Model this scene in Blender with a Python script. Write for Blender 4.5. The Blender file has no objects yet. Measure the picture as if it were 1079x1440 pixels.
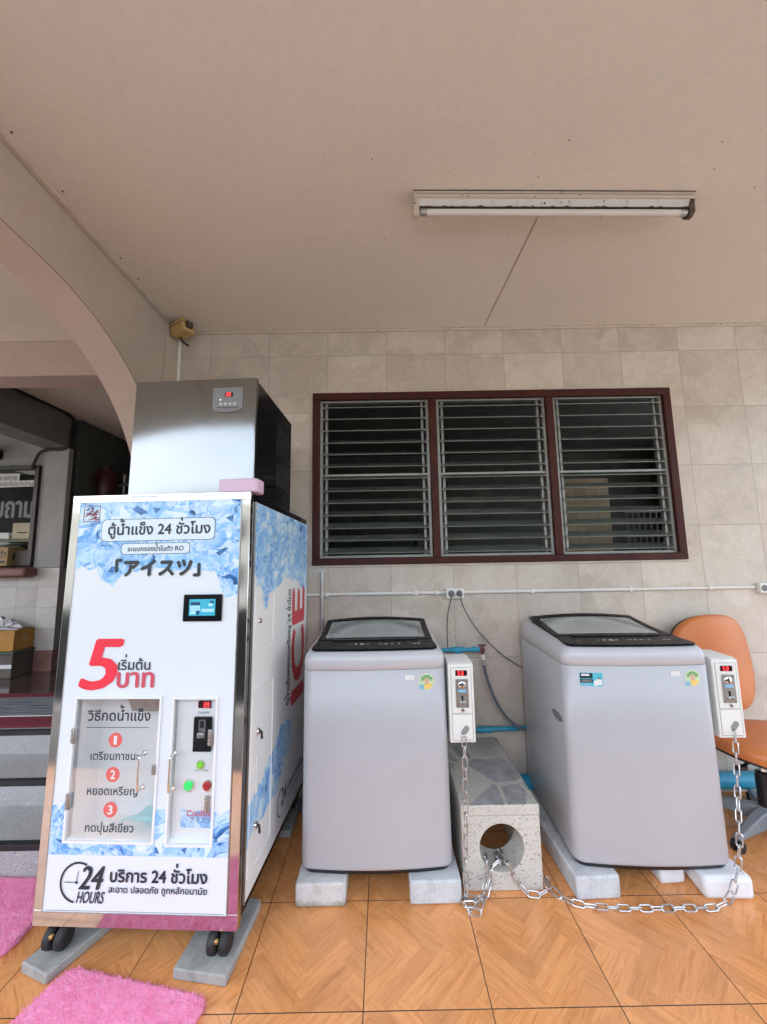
import bpy, bmesh, math, random
from mathutils import Vector, Matrix
R = math.radians
rnd = random.Random(7)
scene = bpy.context.scene
COL = scene.collection

# ------------------------------------------------------------------ camera, sky, sun, exposure
def set_camera():
    f, yaw, pitch, roll, h = 552.6, .0019, .1235, -.0175, 1.40
    cy, sy, cp, sp, cr, sr = math.cos(yaw), math.sin(yaw), math.cos(pitch), math.sin(pitch), math.cos(roll), math.sin(roll)
    fwd = Vector((sy*cp, cy*cp, sp)); right = Vector((cy, -sy, 0)); up = right.cross(fwd)
    r2 = right*cr + up*sr; u2 = -right*sr + up*cr
    m = Matrix((r2, u2, -fwd)).transposed().to_4x4(); m.translation = (0, 0, h)
    cd = bpy.data.cameras.new('camera'); c = bpy.data.objects.new('camera', cd); COL.objects.link(c)
    c.matrix_world = m
    cd.sensor_fit = 'HORIZONTAL'; cd.sensor_width = 36; cd.lens = f/1079*36
    cd.clip_start = .02; cd.clip_end = 600
    scene.camera = c
set_camera()
SUN_EL, SUN_AZ = R(64), R(235)          # high, behind the photographer, veiled
world = bpy.data.worlds.new('World'); scene.world = world; world.use_nodes = True
wt = world.node_tree
sky = wt.nodes.new('ShaderNodeTexSky'); sky.sky_type = 'NISHITA'; sky.sun_disc = False
sky.sun_elevation = SUN_EL; sky.sun_rotation = SUN_AZ; sky.air_density = 1.3; sky.dust_density = 2.0; sky.ozone_density = 1.5
hs = wt.nodes.new('ShaderNodeHueSaturation'); hs.inputs['Saturation'].default_value = .6
wt.links.new(sky.outputs[0], hs.inputs['Color']); wt.links.new(hs.outputs[0], wt.nodes['Background'].inputs[0])
wt.nodes['Background'].inputs[1].default_value = .15
sd = bpy.data.lights.new('sun', 'SUN'); sd.energy = 1.5; sd.angle = R(14); sd.color = (1, .98, .95)
so = bpy.data.objects.new('sun', sd); COL.objects.link(so)
sdir = Vector((math.sin(SUN_AZ)*math.cos(SUN_EL), math.cos(SUN_AZ)*math.cos(SUN_EL), math.sin(SUN_EL)))
so.rotation_euler = sdir.to_track_quat('Z', 'Y').to_euler()
vs = scene.view_settings
vs.view_transform = 'Standard'; vs.look = 'None'; vs.gamma = 1; vs.exposure = 2.32; vs.use_curve_mapping = False
scene.cycles.use_denoising = True
scene.cycles.max_bounces = 12; scene.cycles.diffuse_bounces = 8; scene.cycles.transparent_max_bounces = 16
scene.cycles.sample_clamp_indirect = 6

# ------------------------------------------------------------------ materials
def lin(c):
    return tuple((x/12.92 if x <= .04045 else ((x+.055)/1.055)**2.4) for x in c)
def hexc(s):
    return lin(tuple(int(s[i:i+2], 16)/255 for i in (0, 2, 4)))
class NT:
    def __init__(s, name):
        s.m = bpy.data.materials.new(name); s.m.use_nodes = True; s.t = s.m.node_tree
        s.p = s.t.nodes['Principled BSDF']; s.out = s.t.nodes['Material Output']
    def n(s, kind, **kw):
        n = s.t.nodes.new('ShaderNode'+kind)
        for k, v in kw.items():
            if k.startswith('i_'):
                key = k[2:]; key = int(key) if key.isdigit() else key.replace('_', ' ')
                n.inputs[key].default_value = v
            else: setattr(n, k, v)
        return n
    def l(s, a, b): s.t.links.new(a, b)
    def co(s, kind='Object', scale=None):
        o = s.n('TexCoord').outputs[kind]
        if scale:
            mp = s.n('Mapping'); mp.inputs['Scale'].default_value = scale; s.l(o, mp.inputs[0]); o = mp.outputs[0]
        return o
    def noise(s, vec, scale, detail=4, rough=.55, dist=0):
        n = s.n('TexNoise'); n.inputs['Scale'].default_value = scale; n.inputs['Detail'].default_value = detail
        n.inputs['Roughness'].default_value = rough; n.inputs['Distortion'].default_value = dist
        s.l(vec, n.inputs['Vector']); return n.outputs['Fac']
    def ramp(s, fac, stops, interp='LINEAR'):
        r = s.n('ValToRGB'); r.color_ramp.interpolation = interp
        e = r.color_ramp.elements
        while len(e) < len(stops): e.new(.5)
        for k, (p, c) in enumerate(stops):
            e[k].position = p; e[k].color = (*c, 1) if len(c) == 3 else c
        s.l(fac, r.inputs[0]); return r.outputs[0]
    def mix(s, fac, a, b, mode='MIX'):
        m = s.n('Mix', data_type='RGBA', blend_type=mode)
        for sock, v in ((m.inputs[0], fac), (m.inputs[6], a), (m.inputs[7], b)):
            if hasattr(v, 'links') or hasattr(v, 'is_linked'): s.l(v, sock)
            else: sock.default_value = v if not isinstance(v, tuple) else ((*v, 1) if len(v) == 3 else v)
        return m.outputs[2]
    def math(s, op, a, b=None):
        m = s.n('Math', operation=op)
        for k, v in enumerate((a, b)):
            if v is None: continue
            if hasattr(v, 'is_linked'): s.l(v, m.inputs[k])
            else: m.inputs[k].default_value = v
        return m.outputs[0]
    def bump(s, h, strength=.2, dist=.01):
        b = s.n('Bump'); b.inputs['Strength'].default_value = strength; b.inputs['Distance'].default_value = dist
        s.l(h, b.inputs['Height']); s.l(b.outputs[0], s.p.inputs['Normal'])
    def col(s, c):
        if hasattr(c, 'is_linked'): s.l(c, s.p.inputs['Base Color'])
        else: s.p.inputs['Base Color'].default_value = (*c, 1)
    def rough(s, r):
        if hasattr(r, 'is_linked'): s.l(r, s.p.inputs['Roughness'])
        else: s.p.inputs['Roughness'].default_value = r
def pbr(name, col, rough=.5, metal=0, var=.08, vscale=6, bump=0, bscale=80, emit=None, estr=0, spec=.5, coat=0, rvar=.12):
    t = NT(name); c = t.co()
    n = t.noise(c, vscale, 6, .6)
    d = tuple(x*(1-var*1.6) for x in col); b = tuple(min(1, x*(1+var)) for x in col)
    t.col(t.ramp(n, [(.3, d), (.7, b)]))
    t.rough(t.ramp(t.noise(c, vscale*2.3, 5), [(.25, (max(0, rough-rvar*rough),)*3), (.75, (min(1, rough+rvar*rough),)*3)]))
    t.p.inputs['Metallic'].default_value = metal
    t.p.inputs['Specular IOR Level'].default_value = spec
    if coat: t.p.inputs['Coat Weight'].default_value = coat; t.p.inputs['Coat Roughness'].default_value = .08
    if bump: t.bump(t.noise(c, bscale, 5), bump, .004)
    if emit: t.p.inputs['Emission Color'].default_value = (*emit, 1); t.p.inputs['Emission Strength'].default_value = estr
    return t.m
M = {}
M['white_plastic'] = pbr('white_plastic', (.78, .78, .74), .35, var=.03)
M['white_paint'] = pbr('white_paint', (.74, .73, .69), .5, var=.06)
M['sticker_white'] = pbr('sticker_white', (.77, .83, .87), .28, var=.004, vscale=2, rvar=0)
M['acrylic_white'] = pbr('acrylic_white', (.84, .85, .85), .3, var=.004, rvar=0)
M['box_white'] = pbr('box_white', (.78, .79, .75), .4, var=.04, bump=.03, bscale=300)
M['black_plastic'] = pbr('black_plastic', (.012, .012, .014), .3, var=.2)
M['black_gloss'] = pbr('black_gloss', (.007, .007, .010), .2, var=.2, spec=.18)
M['lid_black'] = pbr('lid_black', (.006, .006, .008), .28, var=.2, spec=.06)
M['black_rubber'] = pbr('black_rubber', (.02, .02, .02), .6, var=.2)
M['ink_dark'] = pbr('ink_dark', hexc('2a3038'), .45, var=.03)
M['ink_red'] = pbr('ink_red', hexc('f0364a'), .4, var=.03)
M['ink_pink'] = pbr('ink_pink', hexc('cf5566'), .4, var=.03)
M['ink_navy'] = pbr('ink_navy', hexc('3a3a78'), .4, var=.03)
M['circle_red'] = pbr('circle_red', hexc('e26a62'), .4, var=.03)
M['ink_white'] = pbr('ink_white', (.8, .8, .8), .4, var=.03)
M['ink_grey'] = pbr('ink_grey', (.34, .36, .36), .5, var=.08)
M['letter_grey'] = pbr('letter_grey', (.22, .22, .215), .6)
M['pill_fill'] = pbr('pill_fill', hexc('dcecf6'), .35, var=.03)
M['chrome'] = pbr('chrome', (.75, .75, .74), .18, 1, var=.05)
M['galv'] = pbr('galvanised_steel', (.62, .63, .64), .3, 1, var=.12, vscale=40)
M['brass'] = pbr('brass', (.55, .38, .14), .35, 1, var=.12)
M['zinc_plate'] = pbr('zinc_plate', (.45, .45, .44), .38, .9, var=.1, vscale=30)
M['washer_grey'] = pbr('washer_grey', (.46, .465, .487), .34, .0, var=.03, vscale=2.0, bump=.03, bscale=5, spec=.5, coat=.2)
M['washer_trim'] = pbr('washer_trim', (.52, .525, .55), .32, 0, var=.02, vscale=3, coat=.15)
M['grey_plastic'] = pbr('grey_plastic', (.16, .165, .17), .45, var=.1)
M['base_grey'] = pbr('base_grey', (.24, .25, .26), .45, var=.12, bump=.05)
M['blue_pvc'] = pbr('blue_pvc', (.02, .30, .47), .35, var=.12, vscale=14)
M['grey_hose'] = pbr('grey_hose', (.13, .16, .19), .4, var=.15, vscale=50)
M['cable_black'] = pbr('cable_black', (.015, .015, .015), .5, var=.1)
M['cable_grey'] = pbr('cable_grey', (.11, .11, .11), .5, var=.1)
M['valve_red'] = pbr('valve_red', (.12, .03, .03), .45, var=.2)
M['orange_vinyl'] = pbr('orange_vinyl', (.60, .19, .052), .42, var=.07, vscale=4, bump=.12, bscale=220)
M['window_brown'] = pbr('window_brown', (.060, .016, .012), .5, var=.18, vscale=8, spec=.2)
M['alu'] = pbr('aluminium', (.29, .29, .27), .45, .4, var=.12, vscale=12)
M['caulk'] = pbr('caulk', (.60, .52, .43), .7, var=.1)
M['tan_plastic'] = pbr('tan_plastic', (.50, .34, .12), .5, var=.15)
M['lilac'] = pbr('lilac_plastic', (.72, .52, .68), .5, var=.04, bump=.05)
M['cardboard'] = pbr('cardboard', (.42, .28, .13), .8, var=.1, vscale=14)
M['cardboard_orange'] = pbr('cardboard_orange', (.42, .20, .03), .6, var=.12)
M['carton_dark'] = pbr('carton_dark', (.11, .09, .075), .7, var=.2)
M['carton_green'] = pbr('carton_green', (.07, .10, .07), .6, var=.2)
M['carton_cream'] = pbr('carton_cream', (.50, .43, .31), .7, var=.08)
M['wood_red'] = pbr('wood_red', (.17, .065, .05), .4, var=.22, vscale=9)
M['shelf_green'] = pbr('shelf_green', (.12, .13, .06), .5, var=.2)
M['dark_recess'] = pbr('dark_recess', (.018, .017, .016), .7, var=.2)
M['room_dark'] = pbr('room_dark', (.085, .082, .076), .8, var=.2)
M['plaster_grey'] = pbr('plaster_grey', (.36, .35, .34), .75, var=.08, vscale=3, bump=.12, bscale=60)
M['plaster_green'] = pbr('plaster_green', (.20, .21, .19), .8, var=.1, vscale=3, bump=.15, bscale=60)
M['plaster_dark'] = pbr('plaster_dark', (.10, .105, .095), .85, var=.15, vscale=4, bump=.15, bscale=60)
M['paper'] = pbr('paper', (.70, .70, .68), .7, var=.05)
M['film'] = pbr('clear_film', (.55, .55, .56), .25, var=.15, bump=.6, bscale=18)
M['foam'] = pbr('foam_white', (.78, .79, .81), .75, var=.05, vscale=14, bump=.25, bscale=140)
M['red_tank'] = pbr('red_tank', (.05, .01, .01), .4, var=.2)
M['asphalt'] = pbr('asphalt', (.34, .33, .31), .9, var=.2, vscale=5, bump=.3, bscale=90)
M['cream_wall'] = pbr('cream_wall', (.62, .58, .5), .8, var=.08, vscale=1)
M['red_led'] = pbr('red_led', (.3, .0, .01), .4, emit=(1, .04, .05), estr=.75)
M['led_window'] = pbr('led_window', (.05, .002, .004), .15, coat=.4)
M['green_lit'] = pbr('green_lit', (.0, .55, .12), .25, emit=(0, .9, .18), estr=.09)
M['green_btn'] = pbr('green_btn', (.22, .55, .04), .3, emit=(.25, .8, .02), estr=.04)
M['red_btn'] = pbr('red_btn', (.42, .012, .025), .25)
M['screen_blue'] = pbr('screen_blue', (.02, .2, .3), .2, emit=(.07, .52, .72), estr=.12)
M['screen_dark'] = pbr('screen_dark', (.02, .05, .12), .2, emit=(.02, .12, .3), estr=.06)
M['screen_pale'] = pbr('screen_pale', (.3, .5, .6), .2, emit=(.4, .75, .85), estr=.09)
M['dot_lit'] = pbr('dot_lit', (.8, .8, .8), .3, emit=(1, 1, 1), estr=.35)
M['lab_green'] = pbr('label_green', (.07, .30, .09), .4)
M['lab_pale'] = pbr('label_pale', (.62, .78, .50), .4)
M['lab_yellow'] = pbr('label_yellow', (.85, .60, .16), .4)
M['lab_blue'] = pbr('label_blue', (.25, .50, .68), .4)
M['lab_cyan'] = pbr('label_cyan', (.10, .52, .66), .4)
M['lab_navy'] = pbr('label_navy', (.012, .03, .06), .4)
M['glint_cyan'] = pbr('glint_cyan', (.35, .72, .74), .35)
M['logo_red'] = pbr('logo_red', (.25, .03, .04), .4, var=.5, vscale=60)

def m_steel(name, col=(.64, .63, .61), rough=.2, stretch=(1, 1, 90)):
    t = NT(name); c = t.co('Object', stretch)
    n = t.noise(c, 9, 4, .6)
    s = t.noise(t.co(), 3.5, 4, .5)
    t.col(t.mix(.25, col, t.ramp(s, [(.3, tuple(x*.8 for x in col)), (.7, tuple(min(1, x*1.15) for x in col))])))
    t.rough(t.ramp(n, [(.3, (rough*.75,)*3), (.7, (rough*1.3,)*3)]))
    t.p.inputs['Metallic'].default_value = 1
    t.bump(n, .03, .001)
    return t.m
M['steel_mirror'] = m_steel('steel_mirror', (.62, .60, .57), .09, (1, 1, 1))
M['steel_brushed'] = m_steel('steel_brushed', (.235, .235, .23), .10, (2, 2, 60))

def m_wall_tile(name, ox, oz, T, c1, c2, mortar, axis='XZ', scale=1.0):
    t = NT(name); c = t.co()
    sep = t.n('SeparateXYZ'); t.l(c, sep.inputs[0])
    cmb = t.n('CombineXYZ'); t.l(t.math('SUBTRACT', sep.outputs[0 if axis[0] == 'X' else 1], ox), cmb.inputs[0]); t.l(t.math('SUBTRACT', sep.outputs[2], oz), cmb.inputs[1])
    br = t.n('TexBrick', offset=0.0, squash=1.0); t.l(cmb.outputs[0], br.inputs['Vector'])
    br.inputs['Scale'].default_value = 1; br.inputs['Brick Width'].default_value = T; br.inputs['Row Height'].default_value = T
    br.inputs['Mortar Size'].default_value = .0019; br.inputs['Mortar Smooth'].default_value = .3; br.inputs['Bias'].default_value = 0
    br.inputs['Color1'].default_value = (.0, .0, .0, 1); br.inputs['Color2'].default_value = (1, 1, 1, 1); br.inputs['Mortar'].default_value = (.5, .5, .5, 1)
    # each tile shifts the print so neighbours differ
    off = t.n('VectorMath', operation='MULTIPLY_ADD'); t.l(br.outputs['Color'], off.inputs[0]); off.inputs[1].default_value = (3.1, 1.7, 4.3); t.l(c, off.inputs[2])
    w = t.n('TexNoise'); w.inputs['Scale'].default_value = 3.2; w.inputs['Detail'].default_value = 3; t.l(off.outputs[0], w.inputs['Vector'])
    warp = t.n('VectorMath', operation='MULTIPLY_ADD'); t.l(w.outputs['Color'], warp.inputs[0]); warp.inputs[1].default_value = (.22, .22, .22); t.l(off.outputs[0], warp.inputs[2])
    vo = t.n('TexVoronoi', feature='SMOOTH_F1'); vo.inputs['Scale'].default_value = 5.0*scale; vo.inputs['Smoothness'].default_value = .25; t.l(warp.outputs[0], vo.inputs['Vector'])
    cell = t.n('SeparateColor'); t.l(vo.outputs['Color'], cell.inputs[0])
    fine = t.noise(warp.outputs[0], 22, 8, .65); streak = t.noise(warp.outputs[0], 5, 6, .6, 1.5)
    mixv = t.math('ADD', t.math('ADD', t.math('MULTIPLY', cell.outputs[0], .28), t.math('MULTIPLY', fine, .32)), t.math('MULTIPLY', streak, .42))
    body = t.ramp(mixv, [(.30, c2), (.52, tuple((a+b)/2 for a, b in zip(c1, c2))), (.72, c1)])
    vein = t.ramp(t.math('ABSOLUTE', t.math('SUBTRACT', streak, .5)), [(.0, (1, 1, 1)), (.022, (0, 0, 0))])
    body = t.mix(t.math('MULTIPLY', vein, .35), body, tuple(min(1, x*1.18) for x in c1))
    grime = t.noise(c, 1.3, 6, .65)
    body = t.mix(1.0, body, t.ramp(grime, [(.3, (.90, .885, .865)), (.6, (1, 1, 1))]), 'MULTIPLY')
    tone = t.mix(.10, body, br.outputs['Color'], 'OVERLAY')
    t.col(t.mix(br.outputs['Fac'], tone, mortar))
    t.rough(t.ramp(fine, [(.3, (.30,)*3), (.7, (.42,)*3)]))
    inv = t.math('SUBTRACT', 1.0, br.outputs['Fac']); t.bump(inv, .5, .0012)
    return t.m
M['tile_beige'] = m_wall_tile('tile_beige', -.7537, 2.787-.3982*8, .3982, (.635, .57, .495), (.485, .42, .35), (.32, .27, .21))
M['tile_pale'] = m_wall_tile('tile_pale', -3.25-.205*8, .588, .205, (.56, .53, .50), (.48, .45, .42), (.27, .25, .23), scale=2)

def m_plaster(name, c, bscale=40, bstr=.3, var=.12, streak=False):
    t = NT(name); co = t.co()
    n = t.noise(co, 1.6, 6, .6); n2 = t.noise(co, bscale, 6, .65)
    d = tuple(x*(1-var) for x in c); b = tuple(x*(1+var*.6) for x in c)
    base = t.ramp(n, [(.3, d), (.7, b)])
    base = t.mix(.35, base, t.ramp(n2, [(.3, tuple(x*.82 for x in c)), (.65, c)]))
    sp = t.n('TexVoronoi'); sp.inputs['Scale'].default_value = 9; t.l(co, sp.inputs['Vector'])
    spot = t.ramp(sp.outputs['Distance'], [(.012, (1, 1, 1)), (.022, (0, 0, 0))])
    rare = t.ramp(t.noise(co, 2.3, 2), [(.55, (0, 0, 0)), (.6, (1, 1, 1))])
    t.col(t.mix(t.math('MULTIPLY', t.math('MULTIPLY', spot, rare), .75), base, (.10, .07, .05)))
    t.rough(.85); t.bump(n2, bstr, .006)
    return t.m
M['ceiling_paint'] = m_plaster('ceiling_paint', (.725, .672, .585), 30, .05, .05)
M['arch_plaster'] = m_plaster('arch_plaster', (.50, .415, .345), 24, .75, .14)
M['soffit_plaster'] = m_plaster('soffit_plaster', (.57, .46, .395), 30, .12, .06)
M['beam_pink'] = m_plaster('beam_pink', (.48, .37, .32), 30, .3, .1)
M['baseboard_red'] = pbr('baseboard_red', (.26, .13, .11), .35, var=.2, vscale=14)

def m_floor():
    t = NT('floor_wood_tile')
    uv = t.n('UVMap').outputs[0]
    mp = t.n('Mapping'); mp.inputs['Scale'].default_value = (6.5, 75, 1); t.l(uv, mp.inputs[0])
    g1 = t.noise(mp.outputs[0], 1.0, 6, .62, .9)
    mp2 = t.n('Mapping'); mp2.inputs['Scale'].default_value = (15, 290, 1); t.l(uv, mp2.inputs[0])
    g2 = t.noise(mp2.outputs[0], 1.0, 4, .6, .3)
    big = t.noise(t.co(), 2.2, 4, .5)
    at = t.n('Attribute', attribute_name='tone', attribute_type='GEOMETRY')
    a = t.ramp(g1, [(.26, (.42, .125, .030)), (.38, (.68, .265, .080)), (.52, (.86, .385, .140)), (.75, (.93, .49, .205))])
    a = t.mix(.30, a, t.ramp(g2, [(.3, (.58, .22, .068)), (.7, (.90, .45, .18))]))
    a = t.mix(1.0, a, t.ramp(at.outputs['Fac'], [(0, (.80, .76, .73)), (1, (1.08, 1.06, 1.05))]), 'MULTIPLY')
    a = t.mix(.22, a, t.ramp(big, [(.3, (.70, .28, .09)), (.7, (.90, .43, .165))]))
    dirt = t.ramp(t.noise(t.co(), 3.1, 8, .7, .4), [(.34, (.84, .81, .78)), (.48, (1, 1, 1))])
    a = t.mix(.8, a, dirt, 'MULTIPLY')
    t.col(a)
    t.rough(t.ramp(t.noise(t.co(), 7, 5), [(.3, (.17,)*3), (.7, (.30,)*3)]))
    t.bump(g2, .05, .0008); t.p.inputs['Specular IOR Level'].default_value = .62
    return t.m
M['floor_tile'] = m_floor()
M['grout'] = pbr('grout', (.11, .075, .05), .85, var=.45, vscale=3)

def m_terrazzo(name, base, slabs=False):
    t = NT(name); c = t.co()
    col = t.ramp(t.noise(c, 5, 5), [(.3, tuple(x*.85 for x in base)), (.7, base)])
    for sc_, lo, ramp_ in ((120, .74, [(0, (.16, .14, .12)), (.5, (.36, .32, .26)), (1, (.72, .68, .6))]), (260, .66, [(0, (.07, .07, .065)), (.4, (.3, .28, .25)), (1, (.6, .57, .52))])):
        v = t.n('TexVoronoi'); v.inputs['Scale'].default_value = sc_; t.l(c, v.inputs['Vector'])
        s = t.n('SeparateColor'); t.l(v.outputs['Color'], s.inputs[0])
        chip = t.math('MULTIPLY', t.ramp(s.outputs[0], [(lo, (0, 0, 0)), (lo+.02, (1, 1, 1))]), t.ramp(v.outputs['Distance'], [(.36, (1, 1, 1)), (.42, (0, 0, 0))]))
        col = t.mix(chip, col, t.ramp(s.outputs[1], ramp_))
    if slabs:
        v = t.n('TexVoronoi'); v.inputs['Scale'].default_value = 5.4
        w = t.n('VectorMath', operation='MULTIPLY_ADD'); nn = t.n('TexNoise'); nn.inputs['Scale'].default_value = 5; t.l(c, nn.inputs['Vector'])
        t.l(nn.outputs['Color'], w.inputs[0]); w.inputs[1].default_value = (.025, .025, .0); t.l(c, w.inputs[2])
        fl = t.n('VectorMath', operation='MULTIPLY'); t.l(w.outputs[0], fl.inputs[0]); fl.inputs[1].default_value = (1, .75, 0)
        t.l(fl.outputs[0], v.inputs['Vector'])
        s = t.n('SeparateColor'); t.l(v.outputs['Color'], s.inputs[0])
        ve = t.n('TexVoronoi', feature='DISTANCE_TO_EDGE'); ve.inputs['Scale'].default_value = 5.4; t.l(fl.outputs[0], ve.inputs['Vector'])
        sl = t.math('MULTIPLY', t.ramp(s.outputs[0], [(.36, (0, 0, 0)), (.38, (1, 1, 1))]), t.ramp(ve.outputs['Distance'], [(.035, (0, 0, 0)), (.05, (1, 1, 1))]))
        st = t.ramp(t.noise(fl.outputs[0], 18, 6), [(.3, (.21, .21, .215)), (.6, (.33, .33, .33)), (.8, (.44, .43, .41))])
        col = t.mix(sl, col, st)
    t.col(col); t.rough(.4 if slabs else .55)
    t.bump(t.noise(c, 160, 4), .12, .002)
    return t.m
M['terrazzo'] = m_terrazzo('terrazzo', (.66, .64, .57))
M['terrazzo_slab'] = m_terrazzo('terrazzo_slab', (.50, .49, .43), True)
M['terrazzo_step'] = m_terrazzo('terrazzo_step', (.46, .46, .46))
def m_concrete(name, c, mould=False):
    t = NT(name); co = t.co()
    n = t.noise(co, 12, 7, .65); n2 = t.noise(co, 90, 5, .6)
    col = t.ramp(n, [(.3, tuple(x*.60 for x in c)), (.55, c), (.8, tuple(min(1, x*1.15) for x in c))])
    col = t.mix(.3, col, t.ramp(n2, [(.35, tuple(x*.6 for x in c)), (.6, c)]))
    if mould:
        s = t.n('SeparateXYZ'); t.l(co, s.inputs[0])
        k = t.ramp(t.math('ADD', s.outputs[2], t.math('MULTIPLY', t.math('SUBTRACT', n, .5), .06)), [(.008, (1, 1, 1)), (.03, (0, 0, 0))])
        col = t.mix(t.math('MULTIPLY', k, .6), col, (.16, .15, .05))
    t.col(col); t.rough(.85); t.bump(n2, .35, .003); return t.m
M['concrete'] = m_concrete('concrete', (.40, .40, .375))
M['concrete_white'] = m_concrete('concrete_white', (.66, .655, .63), True)
M['concrete_pale'] = m_concrete('concrete_pale', (.62, .64, .65))
M['concrete_sage'] = m_concrete('concrete_side', (.5, .5, .5))
def m_ice(name, sx=1.0, fade=0):
    t = NT(name); c = t.co()
    nz = t.n('TexNoise'); nz.inputs['Scale'].default_value = 7; t.l(c, nz.inputs['Vector'])
    w = t.n('VectorMath', operation='MULTIPLY_ADD'); t.l(nz.outputs['Color'], w.inputs[0]); w.inputs[1].default_value = (.16, .16, .16); t.l(c, w.inputs[2])
    def cell(scale, mul):
        q = t.n('VectorMath', operation='MULTIPLY'); t.l(w.outputs[0], q.inputs[0]); q.inputs[1].default_value = mul
        v = t.n('TexVoronoi'); v.inputs['Scale'].default_value = scale; t.l(q.outputs[0], v.inputs['Vector'])
        s = t.n('SeparateColor'); t.l(v.outputs['Color'], s.inputs[0]); return s.outputs[0], v.outputs['Distance']
    a, da = cell(11, (1.5, 1.5, .8)); b, db = cell(24, (.7, .7, 1.6))
    k = t.math('ADD', t.math('MULTIPLY', a, .5), t.math('MULTIPLY', b, .38))
    k = t.math('ADD', k, t.math('MULTIPLY', t.math('SUBTRACT', t.noise(w.outputs[0], 34, 5), .5), .5))
    col = t.ramp(k, [(.10, hexc('dff0fb')), (.28, hexc('b4dcfa')), (.42, hexc('7dbcf3')), (.54, hexc('cfe8fb')), (.66, hexc('549fe6')), (.74, hexc('a9d5f8')), (.82, hexc('2f78c4')), (.90, hexc('1d4678'))])
    t.col(col); t.rough(.28); return t.m
M['ice_print'] = m_ice('ice_print')
def m_glass(name, tint=(.9, .95, .95), refl=1.0, rough=.02):
    t = NT(name)
    tr = t.n('BsdfTransparent'); tr.inputs[0].default_value = (*tint, 1)
    gl = t.n('BsdfGlossy'); gl.inputs['Roughness'].default_value = rough; gl.inputs[0].default_value = (1, 1, 1, 1)
    fr = t.n('Fresnel'); fr.inputs[0].default_value = 1.5
    mx = t.n('MixShader'); t.l(t.math('MULTIPLY', fr.outputs[0], refl), mx.inputs[0]); t.l(tr.outputs[0], mx.inputs[1]); t.l(gl.outputs[0], mx.inputs[2])
    t.l(mx.outputs[0], t.out.inputs[0]); t.t.nodes.remove(t.p); return t.m
M['acrylic'] = m_glass('acrylic_clear', (.985, .99, .99), .3)
def m_louver():
    t = NT('louver_glass'); c = t.co()
    t.col(t.ramp(t.noise(c, 5, 5), [(.3, (.13, .15, .135)), (.7, (.23, .25, .225))])); t.rough(.16); t.p.inputs['Specular IOR Level'].default_value = .6
    tr = t.n('BsdfTransparent'); tr.inputs[0].default_value = (.62, .70, .66, 1)
    mx = t.n('MixShader'); mx.inputs[0].default_value = .6
    t.l(tr.outputs[0], mx.inputs[1]); t.l(t.p.outputs[0], mx.inputs[2]); t.l(mx.outputs[0], t.out.inputs[0]); return t.m
M['louver_glass'] = m_louver()
M['blade_edge'] = pbr('blade_edge', (.19, .22, .18), .25, var=.1)
M['lid_glass'] = pbr('lid_glass', (.27, .31, .30), .06, var=.12, vscale=5, coat=.8)
def m_fur():
    t = NT('pink_pile'); c = t.co()
    n = t.noise(c, 9, 5, .6); n2 = t.noise(c, 160, 3)
    col = t.ramp(n, [(.3, (.92, .27, .49)), (.7, (.98, .40, .63))])
    t.col(t.mix(.35, col, t.ramp(n2, [(.3, (.80, .17, .38)), (.7, (.97, .47, .68))])))
    t.rough(.9); t.p.inputs['Sheen Weight'].default_value = .4; t.bump(n2, .6, .006); return t.m
M['pink_pile'] = m_fur()
def m_rug():
    t = NT('striped_rug'); c = t.co(); s = t.n('SeparateXYZ'); t.l(c, s.inputs[0])
    cm = t.n('CombineXYZ'); t.l(t.math('MULTIPLY', s.outputs[0], 3), cm.inputs[0]); t.l(t.math('MULTIPLY', s.outputs[1], 60), cm.inputs[1])
    n = t.noise(cm.outputs[0], 1.4, 4, .6)
    a = t.ramp(n, [(.35, (.06, .065, .09)), (.5, (.2, .21, .24)), (.65, (.34, .34, .36))])
    t.col(a); t.rough(.95); t.bump(t.noise(c, 240, 2), .5, .004); return t.m
M['rug_stripe'] = m_rug()
M['rug_red'] = pbr('rug_red', (.20, .02, .035), .95, var=.2, vscale=20, bump=.5, bscale=240)
def m_lamp_grime(name, c):
    t = NT(name); co = t.co(); n = t.noise(co, 26, 7, .7)
    sv = t.n('TexVoronoi'); sv.inputs['Scale'].default_value = 34; t.l(co, sv.inputs['Vector'])
    sp = t.ramp(sv.outputs['Distance'], [(.10, (1, 1, 1)), (.22, (0, 0, 0))])
    col = t.ramp(n, [(.30, tuple(x*.45 for x in c)), (.40, tuple(x*.92 for x in c)), (.7, c)])
    t.col(t.mix(t.math('MULTIPLY', sp, t.ramp(t.noise(co, 6, 2), [(.5, (0, 0, 0)), (.6, (1, 1, 1))])), col, (.03, .02, .015))); t.rough(.6); return t.m
M['lamp_enamel'] = m_lamp_grime('lamp_enamel', (.52, .45, .36))
M['lamp_reflector'] = m_lamp_grime('lamp_reflector', (.58, .56, .52))
M['lamp_tube'] = pbr('lamp_tube', (.62, .60, .55), .25, var=.03)
M['rust_cap'] = pbr('rust_cap', (.09, .055, .04), .7, var=.4, vscale=40)

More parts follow.
